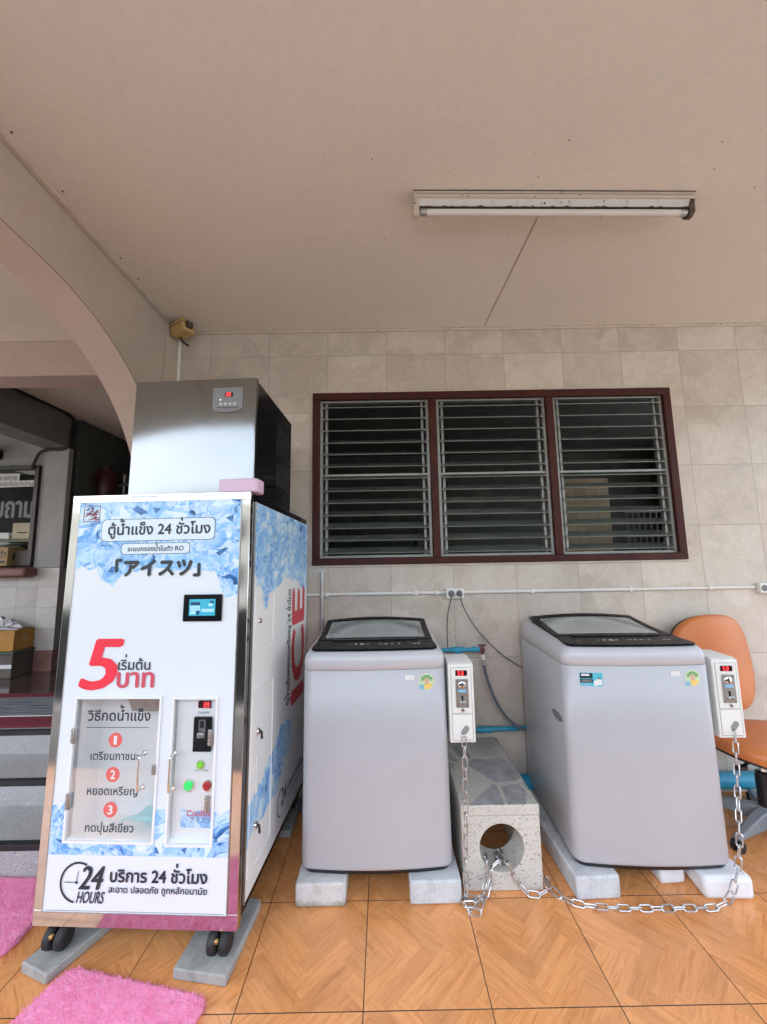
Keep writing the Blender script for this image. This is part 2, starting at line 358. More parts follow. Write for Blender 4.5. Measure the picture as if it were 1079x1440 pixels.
# ------------------------------------------------------------------ mesh builder
class MB:
    def __init__(s): s.v = []; s.f = []; s.m = []
    def add(s, vs_, fs, m=0):
        k = len(s.v); s.v += [tuple(v) for v in vs_]; s.f += [tuple(i+k for i in f) for f in fs]; s.m += [m]*len(fs); return s
    def box(s, x0, x1, y0, y1, z0, z1, m=0):
        return s.add([(x0, y0, z0), (x1, y0, z0), (x1, y1, z0), (x0, y1, z0), (x0, y0, z1), (x1, y0, z1), (x1, y1, z1), (x0, y1, z1)],
                     [(3, 2, 1, 0), (4, 5, 6, 7), (0, 1, 5, 4), (1, 2, 6, 5), (2, 3, 7, 6), (3, 0, 4, 7)], m)
    def prism(s, poly, fn0, fn1, m=0):
        n = len(poly); a = [fn0(*p) for p in poly]; b = [fn1(*p) for p in poly]
        return s.add(a+b, [tuple(range(n))[::-1], tuple(range(n, 2*n))]+[(i, (i+1) % n, n+(i+1) % n, n+i) for i in range(n)], m)
    def loft(s, rings, cap0=True, cap1=True, closed=False, m=0):
        n = len(rings[0]); vs_ = [p for r in rings for p in r]; fs = []
        K = len(rings)
        for k in range(K if closed else K-1):
            for i in range(n):
                j = (i+1) % n; k2 = (k+1) % K
                fs.append((k*n+i, k*n+j, k2*n+j, k2*n+i))
        if not closed and cap0: fs.append(tuple(range(n))[::-1])
        if not closed and cap1: fs.append(tuple((K-1)*n+i for i in range(n)))
        return s.add(vs_, fs, m)
    def tube(s, pts, r, n=10, closed=False, m=0):
        pts = [Vector(p) for p in pts]; K = len(pts); rings = []
        ref = None
        for i, p in enumerate(pts):
            a = pts[(i-1) % K] if (closed or i > 0) else p
            b = pts[(i+1) % K] if (closed or i < K-1) else p
            t = (b-a).normalized()
            if ref is None: ref = Vector((0, 0, 1)) if abs(t.z) < .9 else Vector((0, 1, 0))
            u = (ref - t*ref.dot(t))
            if u.length < 1e-6: u = t.orthogonal()
            u.normalize(); ref = u; w = t.cross(u)
            rr = r[i] if isinstance(r, (list, tuple)) else r
            rings.append([p+(u*math.cos(2*math.pi*k/n)+w*math.sin(2*math.pi*k/n))*rr for k in range(n)])
        return s.loft(rings, closed=closed, m=m)
    def lathe(s, prof, c, ax='Z', n=24, m=0):
        rings = []
        for r, h in prof:
            rg = []
            for k in range(n):
                a = 2*math.pi*k/n; p, q = r*math.cos(a), r*math.sin(a)
                rg.append({'Z': (c[0]+p, c[1]+q, c[2]+h), 'Y': (c[0]+p, c[1]+h, c[2]+q), 'X': (c[0]+h, c[1]+p, c[2]+q)}[ax])
            rings.append(rg)
        return s.loft(rings, m=m)
    def build(s, name, mats, parent=None, bevel=0, segs=2, smooth=True, angle=35, fix=True):
        me = bpy.data.meshes.new(name); me.from_pydata(s.v, [], s.f)
        if not isinstance(mats, (list, tuple)): mats = [mats]
        for m in mats: me.materials.append(M[m] if isinstance(m, str) else m)
        for p, mi in zip(me.polygons, s.m): p.material_index = mi
        if fix:
            bm = bmesh.new(); bm.from_mesh(me); bmesh.ops.recalc_face_normals(bm, faces=bm.faces); bm.to_mesh(me); bm.free()
        if smooth:
            for p in me.polygons: p.use_smooth = True
            me.set_sharp_from_angle(angle=R(angle))
        me.update()
        o = bpy.data.objects.new(name, me); COL.objects.link(o)
        if parent: o.parent = parent
        if bevel:
            b = o.modifiers.new('bevel', 'BEVEL'); b.width = bevel; b.segments = segs; b.limit_method = 'ANGLE'; b.angle_limit = R(40)
        return o
def box(*a): return MB().box(*a)
def tag(o, label=None, cat=None, group=None, kind=None):
    if label: o['label'] = label
    if cat: o['category'] = cat
    if group: o['group'] = group
    if kind: o['kind'] = kind
    return o
def thing(name, label, cat, loc=(0, 0, 0), rot=(0, 0, 0), group=None):
    o = bpy.data.objects.new(name, None); COL.objects.link(o); o.location = loc; o.rotation_euler = rot; o.empty_display_size = .05
    return tag(o, label, cat, group)
def copy_tree(o, parent=None):
    c = o.copy(); COL.objects.link(c)
    if parent: c.parent = parent
    for ch in list(o.children): copy_tree(ch, c)
    return c
def catmull(pts, n=8):
    P = [Vector(p) for p in pts]; out = []
    for i in range(len(P)-1):
        p0 = P[max(i-1, 0)]; p1 = P[i]; p2 = P[i+1]; p3 = P[min(i+2, len(P)-1)]
        for k in range(n):
            t = k/n
            out.append(.5*((2*p1)+(p2-p0)*t+(2*p0-5*p1+4*p2-p3)*t*t+(3*p1-p0-3*p2+p3)*t**3))
    out.append(P[-1]); return out
def rrect(x0, x1, y0, y1, r, n=5):
    out = []
    for cx, cy, a0 in ((x1-r, y1-r, 0), (x0+r, y1-r, 90), (x0+r, y0+r, 180), (x1-r, y0+r, 270)):
        for k in range(n+1):
            a = R(a0+90*k/n); out.append((cx+r*math.cos(a), cy+r*math.sin(a)))
    return out
def ring(cx, cy, r0, r1, a0, a1, n=40):
    out = [(cx+r1*math.cos(R(a0+(a1-a0)*k/n)), cy+r1*math.sin(R(a0+(a1-a0)*k/n))) for k in range(n+1)]
    return out + [(cx+r0*math.cos(R(a1+(a0-a1)*k/n)), cy+r0*math.sin(R(a1+(a0-a1)*k/n))) for k in range(n+1)]
FRONT = lambda d=0: (lambda u, v, e=0: (u, -d-e, v))
# ---- lettering: outline text laid flat on a surface as a printed mesh
UPPER = set('ัิีึืํ็'); TONE = set('่้๊๋')
def lettering(name, body, mat, parent, fn, u0, u1, base, height=None, bold=0, shear=0, vbold=None, step=.00012, rise=.27):
    body = body.replace('น้ำ', 'นํ้า')
    cu = bpy.data.curves.new(name, 'FONT'); cu.body = body; cu.size = 1; cu.resolution_u = 3
    raised = [i for i, ch in enumerate(body) if ch in TONE and i and body[i-1] in UPPER]
    cu.materials.append(M[mat]); cu.materials.append(M[mat])
    for i in raised: cu.body_format[i].material_index = 1
    tmp = bpy.data.objects.new(name, cu); COL.objects.link(tmp)
    dg = bpy.context.evaluated_depsgraph_get(); dg.update()
    me0 = bpy.data.meshes.new_from_object(tmp.evaluated_get(dg))
    P = [list(v.co) for v in me0.vertices]
    up = set(v for p in me0.polygons if p.material_index == 1 for v in p.vertices)
    for v in up: P[v][1] += rise
    F = [tuple(p.vertices) for p in me0.polygons]
    bpy.data.objects.remove(tmp); bpy.data.meshes.remove(me0); bpy.data.curves.remove(cu)
    x0 = min(p[0] for p in P); x1 = max(p[0] for p in P)
    sx = (u1-u0)/(x1-x0); sy = sx
    if height:
        yt = max(p[1] for p in P); sy = height/yt
    mb = MB(); k = 0
    shifts = [(0, 0)] if not bold else [(-bold, 0), (bold, 0), (0, vbold if vbold is not None else bold), (0, -(vbold if vbold is not None else bold))]
    for dx, dy in shifts:
        vs_ = []
        for p in P:
            y = p[1]*sy
            vs_.append(fn(u0+(p[0]-x0)*sx+dx+shear*y, base+y+dy, step*k))
        mb.add(vs_, F); k += 1
    return mb.build(name, mat, parent, smooth=False, fix=False)
SEG = {'0': 'abcdef', '2': 'abged', '3': 'abgcd', '5': 'afgcd', '9': 'abcdfg', '7': 'abc', '1': 'bc'}
def seven(mb, s, u, v, h, fn, gap=.75, th=.14, m=0):
    w = h*.5; t = h*th
    for ch in s:
        q = {'a': (0, w, h-t, h), 'd': (0, w, 0, t), 'g': (0, w, h/2-t/2, h/2+t/2), 'f': (0, t, h/2, h), 'b': (w-t, w, h/2, h), 'e': (0, t, 0, h/2), 'c': (w-t, w, 0, h/2)}
        for i, k in enumerate(SEG[ch]):
            a, b, c, d = q[k]; e = i*.00003
            mb.add([fn(u+a, v+c, e), fn(u+b, v+c, e), fn(u+b, v+d, e), fn(u+a, v+d, e)], [(0, 1, 2, 3)], m)
        u += h*gap
def ragged(poly, lim, amp=.007, step=.018, seed=1):
    r = random.Random(seed); out = []
    on = lambda p: any(abs(p[0]-l) < 1e-4 for l in lim[0]) or any(abs(p[1]-l) < 1e-4 for l in lim[1])
    for i in range(len(poly)):
        a, b = poly[i-1], poly[i]; L = math.hypot(b[0]-a[0], b[1]-a[1]); straight = any(abs(a[0]-l)+abs(b[0]-l) < 1e-4 for l in lim[0]) or any(abs(a[1]-l)+abs(b[1]-l) < 1e-4 for l in lim[1])
        n = 1 if straight else max(1, int(L/step))
        for k in range(n):
            t = k/n; p = (a[0]+(b[0]-a[0])*t, a[1]+(b[1]-a[1])*t)
            if k: p = (p[0]+r.uniform(-amp, amp)*.6, p[1]+r.uniform(-amp, amp))
            out.append(p)
    return out
def patch(name, poly, mat, parent, fn, d=0):
    mb = MB(); mb.add([fn(u, v, d) for u, v in poly], [tuple(range(len(poly)))])
    return mb.build(name, mat, parent, smooth=False)
def tri_patch(mb, poly, fn, d=0, m=0):
    mb.add([fn(u, v, d) for u, v in poly], [tuple(range(len(poly)))], m)

# ================================================================== THE SETTING
D = 2.5235; H = 2.974
XA, XB = -1.385, -1.575                       # right and left faces of the arched wall
# ---- floor: square wood-print tiles, each printed with herringbone planks
def clip(poly, x0, x1, y0, y1):
    for ax, lim, sgn in ((0, x0, 1), (0, x1, -1), (1, y0, 1), (1, y1, -1)):
        out = []
        for i in range(len(poly)):
            a, b = poly[i-1], poly[i]
            da, db = sgn*(a[ax]-lim), sgn*(b[ax]-lim)
            if (da < 0) != (db < 0):
                t = da/(da-db); out.append((a[0]+(b[0]-a[0])*t, a[1]+(b[1]-a[1])*t))
            if db >= 0: out.append(b)
        poly = out
        if not poly: break
    return poly
def make_floor():
    S = .4043; X0, Y0 = -.4927, 1.8182; w = .0585; L = w*4
    planks = []
    for a in range(-14, 15):
        for b in range(-4, 5):
            ox, oy = a*w+b*L, a*w-b*L
            planks.append((ox, oy, ox+L, oy+w, 0)); planks.append((ox+L, oy+w-L, ox+L+w, oy+w, 1))
    base = []
    c45 = math.cos(R(45)); hf = S/2-.0016
    for (x0, y0, x1, y1, k) in planks:
        q = [(x0, y0), (x1, y0), (x1, y1), (x0, y1)]
        q = [((x-y)*c45, (x+y)*c45) for x, y in q]
        p = clip(q, -hf, hf, -hf, hf)
        if len(p) > 2: base.append((p, k, q[0]))
    V, F, UV, TN = [], [], [], []
    for i in range(-10, 11):
        for j in range(-3, 3):
            cx, cy = X0+(i+.5)*S, Y0+(j-.5)*S
            if cy-S/2 > D: continue
            flip = (i*3+j*5) % 2; tr = rnd.random()
            for p, k, o in base:
                off = rnd.random()*40; tn = .5+rnd.uniform(-.4, .4)+.2*(tr-.5)
                idx = []
                for x, y in p:
                    lx, ly = (x, y) if not flip else (-y, x)
                    dx, dy = x-o[0], y-o[1]
                    u, v = (dx*c45+dy*c45, -dx*c45+dy*c45)
                    if k: u, v = v, u
                    V.append((cx+lx, cy+ly, 0)); UV.append((u+off, v+off*3)); idx.append(len(V)-1)
                F.append(idx); TN.append(tn)
    me = bpy.data.meshes.new('floor'); me.from_pydata(V, [], F)
    ul = me.uv_layers.new(name='UVMap')
    for l in me.loops: ul.data[l.index].uv = UV[l.vertex_index]
    at = me.attributes.new('tone', 'FLOAT', 'FACE')
    for k, v in enumerate(TN): at.data[k].value = v
    me.materials.append(M['floor_tile'])
    o = bpy.data.objects.new('floor', me); COL.objects.link(o); tag(o, kind='structure')
    g = MB().box(-4.6, 4.1, .61, 2.62, -.06, -.0012).build('floor_grout', 'grout', o, smooth=False)
make_floor()
tag(MB().box(-120, 120, -220, 60, -.5, -.14).build('street', 'asphalt', smooth=False), kind='structure')
# ---- ceiling slab, seam, nails, coving
ce = tag(MB().box(-6.2, 4.1, -.9, 8.3, H, H+.16).build('ceiling', 'ceiling_paint', smooth=False), kind='structure')
MB().add([(.743, 1.58, H-.001), (.750, 1.58, H-.001), (.717, 2.50, H-.001), (.709, 2.50, H-.001)], [(0, 1, 2, 3)]).build('ceiling_seam', M['caulk'], ce, smooth=False)
mb = MB()
for k in range(1): mb.tube([(.7465, 1.58, H-.0005), (.732, 2.05, H-.001), (.7125, 2.50, H-.0005)], .0013, 5)
mb.build('seam_crack', 'rust_cap', ce)
mb = MB()
for y in (.95, 1.25, 1.48, 1.85, 2.0): mb.lathe([(.0, -.003), (.0038, -.002), (.0045, .002)], (XA+.05+rnd.uniform(-.01, .01), y, H-.001), n=8)
mb.build('nail_heads', 'rust_cap', ce)
mb = MB()
for k in range(70):
    q = rnd.random()
    if q < .5: x, y, z, r = rnd.uniform(XA, 2.6), D-.0145, H-rnd.uniform(.002, .016), rnd.uniform(.0015, .004); mb.lathe([(0, -.001), (r, -.0006), (r*.9, .001)], (x, y, z), 'Y', 6)
    else: x, y, r = rnd.gauss(.8, .6), rnd.uniform(1.3, 1.8), rnd.uniform(.0012, .0032); mb.lathe([(0, -.0012), (r, -.0008), (r, .001)], (x, y, H-.0005), 'Z', 6)
mb.build('fly_specks', 'rust_cap', ce)
mb = MB(); mb.box(XA, 4.0, D-.014, D-.001, H-.016, H-.001); mb.box(XA+.001, XA+.03, -.9, D-.02, H-.012, H-.001)
mb.build('coving', 'caulk', ce, bevel=.003)
# ---- tiled house wall with the window opening
WX0, WX1, WZ0, WZ1 = -.454, 1.932, 1.377, 2.518
hw = thing('tiled_wall', 'beige marble tiled house wall with the louvered window in it', 'wall', (0, 0, 0))
mb = MB()
for a in ((XA, WX0, 0, H), (WX1, 4.1, 0, H), (WX0, WX1, 0, WZ0), (WX0, WX1, WZ1, H)):
    mb.box(a[0], a[1], D, D+.12, a[2]-.05 if a[2] == 0 else a[2], a[3])
mb.build('wall_face', 'tile_beige', hw, smooth=False)
# dark room behind the window
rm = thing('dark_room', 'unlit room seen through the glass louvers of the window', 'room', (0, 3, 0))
mb = MB(); mb.box(-1.3, 4.0, 5.6, 5.7, 0, H).box(3.9, 4.0, 4.6, 5.6, 0, H).box(-1.3, 4.0, 2.65, 5.6, -.02, .0)  # right wall left partly open so daylight brightens the room
mb.box(-1.4, -1.3, 2.65, 5.6, 0, H).box(-1.3, 4.0, 2.65, 5.6, H-.06, H-.01)  # dark ceiling sheet added to hide the brightly lit room ceiling
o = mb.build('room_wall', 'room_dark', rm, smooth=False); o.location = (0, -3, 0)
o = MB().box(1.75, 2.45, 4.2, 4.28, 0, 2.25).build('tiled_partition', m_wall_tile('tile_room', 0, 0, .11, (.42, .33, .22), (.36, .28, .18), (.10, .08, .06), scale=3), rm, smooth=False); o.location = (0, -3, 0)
mb = MB()
for k in range(14): mb.tube([(2.5+k*.06, 4.0, .5), (2.5+k*.06, 4.0, 1.9)], .006, 5)
for k in range(6): mb.tube([(2.48, 4.0, .6+k*.25), (3.3, 4.0, .6+k*.25)], .006, 5)
o = mb.build('wire_rack', 'grey_plastic', rm); o.location = (0, -3, 0)
o = MB().box(-.5, .2, 4.6, 5.0, 0, 1.5).box(.4, 1.0, 4.7, 5.1, 0, 1.75).build('cupboard', 'carton_dark', rm, bevel=.01); o.location = (0, -3, 0)
# ---- arched wall on the left
aw = thing('arched_wall', 'pinkish plaster wall with a round arched opening left of the ice machine', 'wall', (XA, 1.4, 0))
AY, AZ, RA, RB = 1.40, 1.665, 1.10, 1.0
def az(y):
    u = max(-1, min(1, (y-AY)/RA)); return AZ+RB*math.sqrt(max(0, 1-u*u))
prof = [(.50, H-.012), (.62, 2.89), (.80, 2.79), (1.0, 2.715), (1.2, 2.676)] + [(AY-RA*math.cos(math.pi*k/48), AZ+RB*math.sin(math.pi*k/48)) for k in range(24, 49)] + [(AY+RA, -.05)]  # unseen front end curved up to stay out of the steel's reflection
def arch_side(x):
    mb = MB(); mb.add([(x, y, z) for y, z in prof]+[(x, y, H) for y, z in prof], [(k, k+1, len(prof)+k+1, len(prof)+k) for k in range(0, len(prof)-2)])
    mb.add([(x, AY+RA, -.05), (x, D, -.05), (x, D, H), (x, AY+RA, H)], [(0, 1, 2, 3)])
    return mb
OFF = (-XA, -1.4, 0)
for nm, x in (('wall_face', XA), ('wall_face', XB)):
    o = arch_side(x).build(nm, 'arch_plaster', aw, smooth=False); o.location = OFF
mb = MB(); mb.add([(XA, y, z) for y, z in prof]+[(XB, y, z) for y, z in prof], [(k, k+1, len(prof)+k+1, len(prof)+k) for k in range(len(prof)-1)])
o = mb.build('arch_soffit', 'soffit_plaster', aw, smooth=True); o.location = OFF
mb = MB(); mb.add([(XA, .50, H-.012), (XB, .50, H-.012), (XB, .50, H), (XA, .50, H)], [(0, 1, 2, 3)])
o = mb.build('wall_end', 'arch_plaster', aw, smooth=False); o.location = OFF
# hairline crack where the soffit meets the face, and the shallow corner strip
mb = MB(); mb.tube([(XA+.0008, y, z-.0005) for y, z in prof[3:28]], .0016, 4)
o = mb.build('edge_crack', 'rust_cap', aw); o.location = OFF
o = MB().box(XA-.02, XA+.022, 2.35, D-.002, 0, H-.35).box(XA-.02, XA+.018, 2.37, D-.003, H-.35, H-.013).build('corner_strip', 'arch_plaster', aw, bevel=.003); o.location = OFF
# ---- left bay: cross beam, steps, landing
bm_ = tag(MB().box(-6.2, XB, 2.591, 2.778, 2.716, H).build('cross_beam', 'beam_pink', bevel=.006), 'pink plaster beam crossing the ceiling beyond the arch', 'beam')
bb = tag(MB().box(-3.53, -3.25, 2.778, 3.98, 2.625, H-.004).build('porch_beam', 'plaster_green', bevel=.006), 'grey green beam running back above the grey pillar', 'beam')
st = thing('entrance_steps', 'grey terrazzo steps with black nosings climbing to the house landing', 'steps', (-1.8, 1.975, 0))
Y1, Y2, Y3 = 1.975, 2.273, 2.589; Z1, Z2, Z3 = .136, .258, .388
sm = MB(); sm.box(-6.0, XB, Y3, Y3+.06, Z2-.05, Z3-.0005).box(-6.0, XB, Y1, Y2, -.05, Z1).box(-6.0, XB, Y2, Y3, -.05, Z2)
o = sm.build('tread', 'terrazzo_step', st, bevel=.004); o.location = (1.8, -Y1, 0)
for y, z in ((Y1, Z1), (Y2, Z2), (Y3, Z3)):
    o = MB().box(-6.0, XB-.001, y-.004, y+.03, z-.024, z+.003).build('nosing', 'black_rubber', st, bevel=.002); o.location = (1.8, -Y1, 0)
tag(MB().box(-6.0, XB, Y3+.06, 8.2, -.05, Z3).build('landing', pbr('landing_tile', (.085, .055, .05), .16, var=.2, vscale=4, coat=.3), smooth=False), kind='structure')
YC = 3.98
cw = thing('counter_wall', 'pale tiled wall below the dark notice cabinet at the landing', 'wall', (-4.2, YC, .388))
CO = (4.2, -YC, -.388)
o = MB().box(-6.2, -3.25, YC, YC+.14, .59, 1.386).build('tile_face', 'tile_pale', cw, smooth=False); o.location = CO
o = MB().box(-6.2, -3.252, YC-.006, YC+.14, .389, .588).build('baseboard', 'baseboard_red', cw, bevel=.003); o.location = CO
o = MB().box(-6.2, -3.52, YC+.002, YC+.14, 2.44, H).build('upper_panel', 'plaster_grey', cw, smooth=False); o.location = CO
pl_ = tag(MB().box(-3.52, -3.25, YC-.002, YC+.06, 1.388, 2.623).build('pillar', 'plaster_grey', bevel=.006), 'light grey plaster pillar standing right of the notice cabinet', 'pillar')
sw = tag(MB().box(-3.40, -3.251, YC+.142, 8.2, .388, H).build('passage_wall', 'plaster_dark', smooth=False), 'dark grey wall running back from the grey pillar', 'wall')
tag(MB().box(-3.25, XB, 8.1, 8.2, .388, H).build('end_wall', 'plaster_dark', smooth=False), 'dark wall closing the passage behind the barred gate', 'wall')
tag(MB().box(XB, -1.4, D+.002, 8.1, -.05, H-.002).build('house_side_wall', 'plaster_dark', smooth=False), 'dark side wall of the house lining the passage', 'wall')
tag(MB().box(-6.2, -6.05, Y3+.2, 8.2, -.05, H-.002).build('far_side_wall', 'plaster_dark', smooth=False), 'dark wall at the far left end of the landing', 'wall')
# notice cabinet
cb = thing('notice_cabinet', 'dark notice cabinet with white signs and big grey lettering by the landing', 'cabinet', (-4.2, YC, 1.4))
KO = (4.2, -YC, -1.4)
def kid(mb, name, mat, par=cb, off=KO, **kw):
    o = mb.build(name, mat, par, **kw); o.location = off; return o
kid(MB().box(-5.6, -3.52, YC+.40, YC+.44, 1.41, 2.44).box(-5.6, -3.58, YC+.06, YC+.40, 1.40, 1.412), 'back_board', 'dark_recess', smooth=False)
kid(MB().box(-3.565, -3.522, YC-.03, YC+.40, 1.412, 2.438).box(-5.6, -3.565, YC-.03, YC+.02, 2.395, 2.438), 'frame', pbr('cabinet_frame', (.03, .02, .018), .4), bevel=.003)
kid(MB().box(-5.6, -3.567, YC+.05, YC+.39, 1.655, 1.687), 'shelf', 'shelf_green', bevel=.003)
LF = lambda y: (lambda u, v, d=0: (u, y-d, v))
patch_o = patch('sign_strip', [(-4.4, 2.272), (-3.76, 2.272), (-3.76, 2.365), (-4.4, 2.365)], 'paper', cb, LF(YC+.018)); patch_o.location = KO
patch_o = patch('sign_strip', [(-4.6, 2.205), (-3.585, 2.225), (-3.585, 2.292), (-4.6, 2.268)], 'paper', cb, LF(YC+.012)); patch_o.location = KO
for bd, u0, u1, b in (('เปิดบริการทุกวันราชการ', -4.36, -3.78, 2.297), ('กรุณากดกริ่งเพื่อเรียกเจ้าหน้าที่ประจำบ้าน', -4.5, -3.61, 2.235)):
    o = lettering('sign_lettering', bd, 'ink_dark', cb, LF(YC+.010), u0, u1, b); o.location = KO
o = lettering('window_lettering', 'สอบถาม', 'letter_grey', cb, LF(YC+.0), -4.19, -3.575, 1.905, .17, bold=.007); o.location = KO
tag(MB().box(-6.0, -3.46, YC-.15, YC-.002, 1.298, 1.40).build('counter_ledge', 'wood_red', bevel=.03, segs=4), 'reddish wooden ledge under the notice cabinet', 'ledge')
def carton(name, label, x0, x1, y0, y1, z0, z1, mat, rz=0, extra=None, group=None):
    t = thing(name, label, 'box', ((x0+x1)/2, (y0+y1)/2, z0), (0, 0, rz), group)
    w, d, h = (x1-x0)/2, (y1-y0)/2, z1-z0
    MB().box(-w, w, -d, d, 0, h).build('carton_body', mat, t, bevel=.004)
    if extra: extra(t, w, d, h)
    return t
def ex1(t, w, d, h):
    MB().box(-w*.55, w*.3, -d-.002, -d-.0005, h*.35, h*.42).build('hand_slot', 'dark_recess', t)
carton('cream_box', 'cream cardboard box on the upper shelf of the notice cabinet', -3.83, -3.585, 4.05, 4.28, 1.689, 1.855, 'carton_cream', 0, ex1)
carton('small_box', 'small white box beside the cream box on the shelf', -4.05, -3.86, 4.05, 4.2, 1.689, 1.755, 'paper')
def ex2(t, w, d, h):
    F2 = lambda u, v, dd=0: (u, -d-.0006-dd, v)
    lettering('carton_lettering', 'หมึกดำ', 'ink_dark', t, F2, -w*.1, w*.9, h*.45, h*.4, bold=.003)
    MB().box(-w*.1, w*.9, -d-.0015, -d-.0005, h*.15, h*.28).build('print_band', 'ink_dark', t, smooth=False)
    MB().box(w+.0005, w+.0015, -d*.6, d*.6, h*.3, h*.7).build('print_band', 'ink_dark', t, smooth=False)
carton('printed_carton', 'brown printed carton on the cabinet bottom shelf', -4.15, -3.74, 3.93, 4.22, 1.413, 1.60, 'cardboard', 0, ex2)
carton('dark_carton', 'dark brown carton standing right of the printed carton', -3.735, -3.59, 4.0, 4.22, 1.413, 1.57, 'carton_dark')
t = thing('paper_stack', 'loose papers and plastic bags piled on the printed carton', 'papers', (-3.9, 4.06, 1.602))
mb = MB()
for k in range(7):
    a = rnd.uniform(-.5, .5); z = .004*k; cx = rnd.uniform(-.1, .1)
    c_, s_ = math.cos(a), math.sin(a)
    mb.prism([(-.12, -.08), (.12, -.08), (.12, .08), (-.12, .08)], lambda u, v: (cx+u*c_-v*s_, u*s_+v*c_, z+abs(u)*.25*(k % 2)), lambda u, v: (cx+u*c_-v*s_, u*s_+v*c_, z+.003+abs(u)*.25*(k % 2)))
mb.build('paper_sheet', 'paper', t, smooth=False)
# boxes on the landing
def ex3(t, w, d, h):
    MB().box(-w, w, -d-.003, -d-.0005, h*.42, h*.58).build('tape', 'paper', t, smooth=False)
def ex4(t, w, d, h):
    mb = MB(); mb.lathe([(.0, 0), (.03, 0), (.03, .001), (.02, .0015)], (w, 0, h*.55), 'X', 16); mb.build('printed_emblem', 'cardboard', t)
carton('dark_carton', 'dark green and brown carton at the bottom of the landing stack', -3.95, -3.43, 3.75, 3.97, .389, .60, 'carton_dark', 0, ex3)
MB_ = carton('orange_carton', 'orange cardboard carton stacked on the dark carton', -3.97, -3.44, 3.76, 3.97, .627, .815, 'cardboard_orange', 0, ex4)
tag(MB().box(-3.96, -3.42, 3.745, 3.974, .602, .625).build('carton_tray', 'carton_green', bevel=.003), 'flat green tray between the two stacked cartons', 'tray')
def crumple(name, label, cx, cy, cz, sx, sy, sz, mat):
    mb = MB(); n, m_ = 26, 12; rings = []
    for j in range(m_):
        t = j/(m_-1); r = math.sin(math.pi*(.5-.5*t)+.0001) if j < m_-1 else .02
        r = math.cos(t*math.pi/2*.98); rings.append([(sx*r*math.cos(2*math.pi*k/n)*(1+.18*math.sin(k*2.7+j)), sy*r*math.sin(2*math.pi*k/n)*(1+.18*math.cos(k*1.9+j*2)), sz*t*(1+.35*math.sin(k*1.3+j*1.7))) for k in range(n)])
    mb.loft(rings); o = mb.build(name, mat); o.location = (cx, cy, cz); return tag(o, label, 'bag')
crumple('plastic_bag', 'crumpled clear plastic bag on top of the orange carton', -3.72, 3.86, .816, .26, .10, .10, 'film')
# rug on the landing
rg = thing('striped_rug', 'grey striped rug with a dark red border on the landing', 'rug', (-2.9, 2.9, Z3))
o = MB().box(-3.9, -1.75, 2.80, 3.20, .002, .012).build('rug_centre', 'rug_stripe', rg, bevel=.004); o.location = (2.9, -2.9, 0)
o = MB().box(-3.95, -1.72, 2.64, 2.798, .002, .014).box(-3.95, -1.72, 3.202, 3.29, .002, .014).build('rug_border', 'rug_red', rg, bevel=.004); o.location = (2.9, -2.9, 0)
o = MB().box(-3.94, -1.73, 2.795, 2.803, .012, .017).build('rug_seam', 'foam', rg); o.location = (2.9, -2.9, 0)
# gate bars and red tank at the end of the passage, cable, black fixture
gt = thing('barred_gate', 'pale barred metal gate across the dark passage', 'gate', (-2.3, 4.55, .388))
for k in range(19):
    o = MB().tube([(-3.04+k*.078, 4.55, .40), (-3.04+k*.078, 4.55, 2.46+.02*(k % 2))], .011, 6).build('bar', 'paper', gt); o.location = (2.3, -4.55, -.388)
for z in (2.32, 1.2):
    o = MB().box(-3.24, -1.58, 4.535, 4.565, z, z+.035).build('rail', 'grey_plastic', gt, bevel=.003); o.location = (2.3, -4.55, -.388)
rt = thing('red_tank', 'dark red round tank on the passage wall before the barred gate', 'tank', (-3.14, 4.40, 2.10))
MB().lathe([(.0, -.2), (.07, -.19), (.10, -.15), (.105, 0), (.10, .15), (.07, .19), (.03, .2), (.03, .24), (0, .24)], (0, 0, .19), 'Z', 20).build('tank_body', 'red_tank', rt)
MB().lathe([(.0, 0), (.108, .0), (.108, .02), (0, .02)], (0, 0, -.03), 'Z', 20).build('tank_bracket', 'black_plastic', rt)
tag(MB().tube(catmull([(-3.235, 2.6, 2.968), (-3.235, 3.3, 2.966), (-3.237, 3.94, 2.955), (-3.24, 3.97, 2.80), (-3.245, 3.965, 2.66), (-3.30, 3.955, 2.605), (-3.45, 3.955, 2.60), (-3.53, 3.95, 2.57), (-3.57, 3.94, 2.46), (-3.58, 3.935, 2.40)], 5), .014, 6).build('black_cable', 'cable_black'), 'black cable running along the grey green beam and down the pillar', 'cable')
fx = thing('wall_speaker', 'black speaker hanging on the wall above the notice cabinet', 'speaker', (-3.98, 3.93, 2.56))
MB().prism(rrect(-.12, .12, -.085, .085, .03), lambda u, v: (u, -.22, v), lambda u, v: (u*.8, -.03, v*.7)).build('speaker_body', 'black_plastic', fx, bevel=.008)
MB().box(-.02, .02, -.03, .05, -.02, .02).box(-.04, .04, .046, .05, -.05, .05).build('bracket', 'black_plastic', fx)
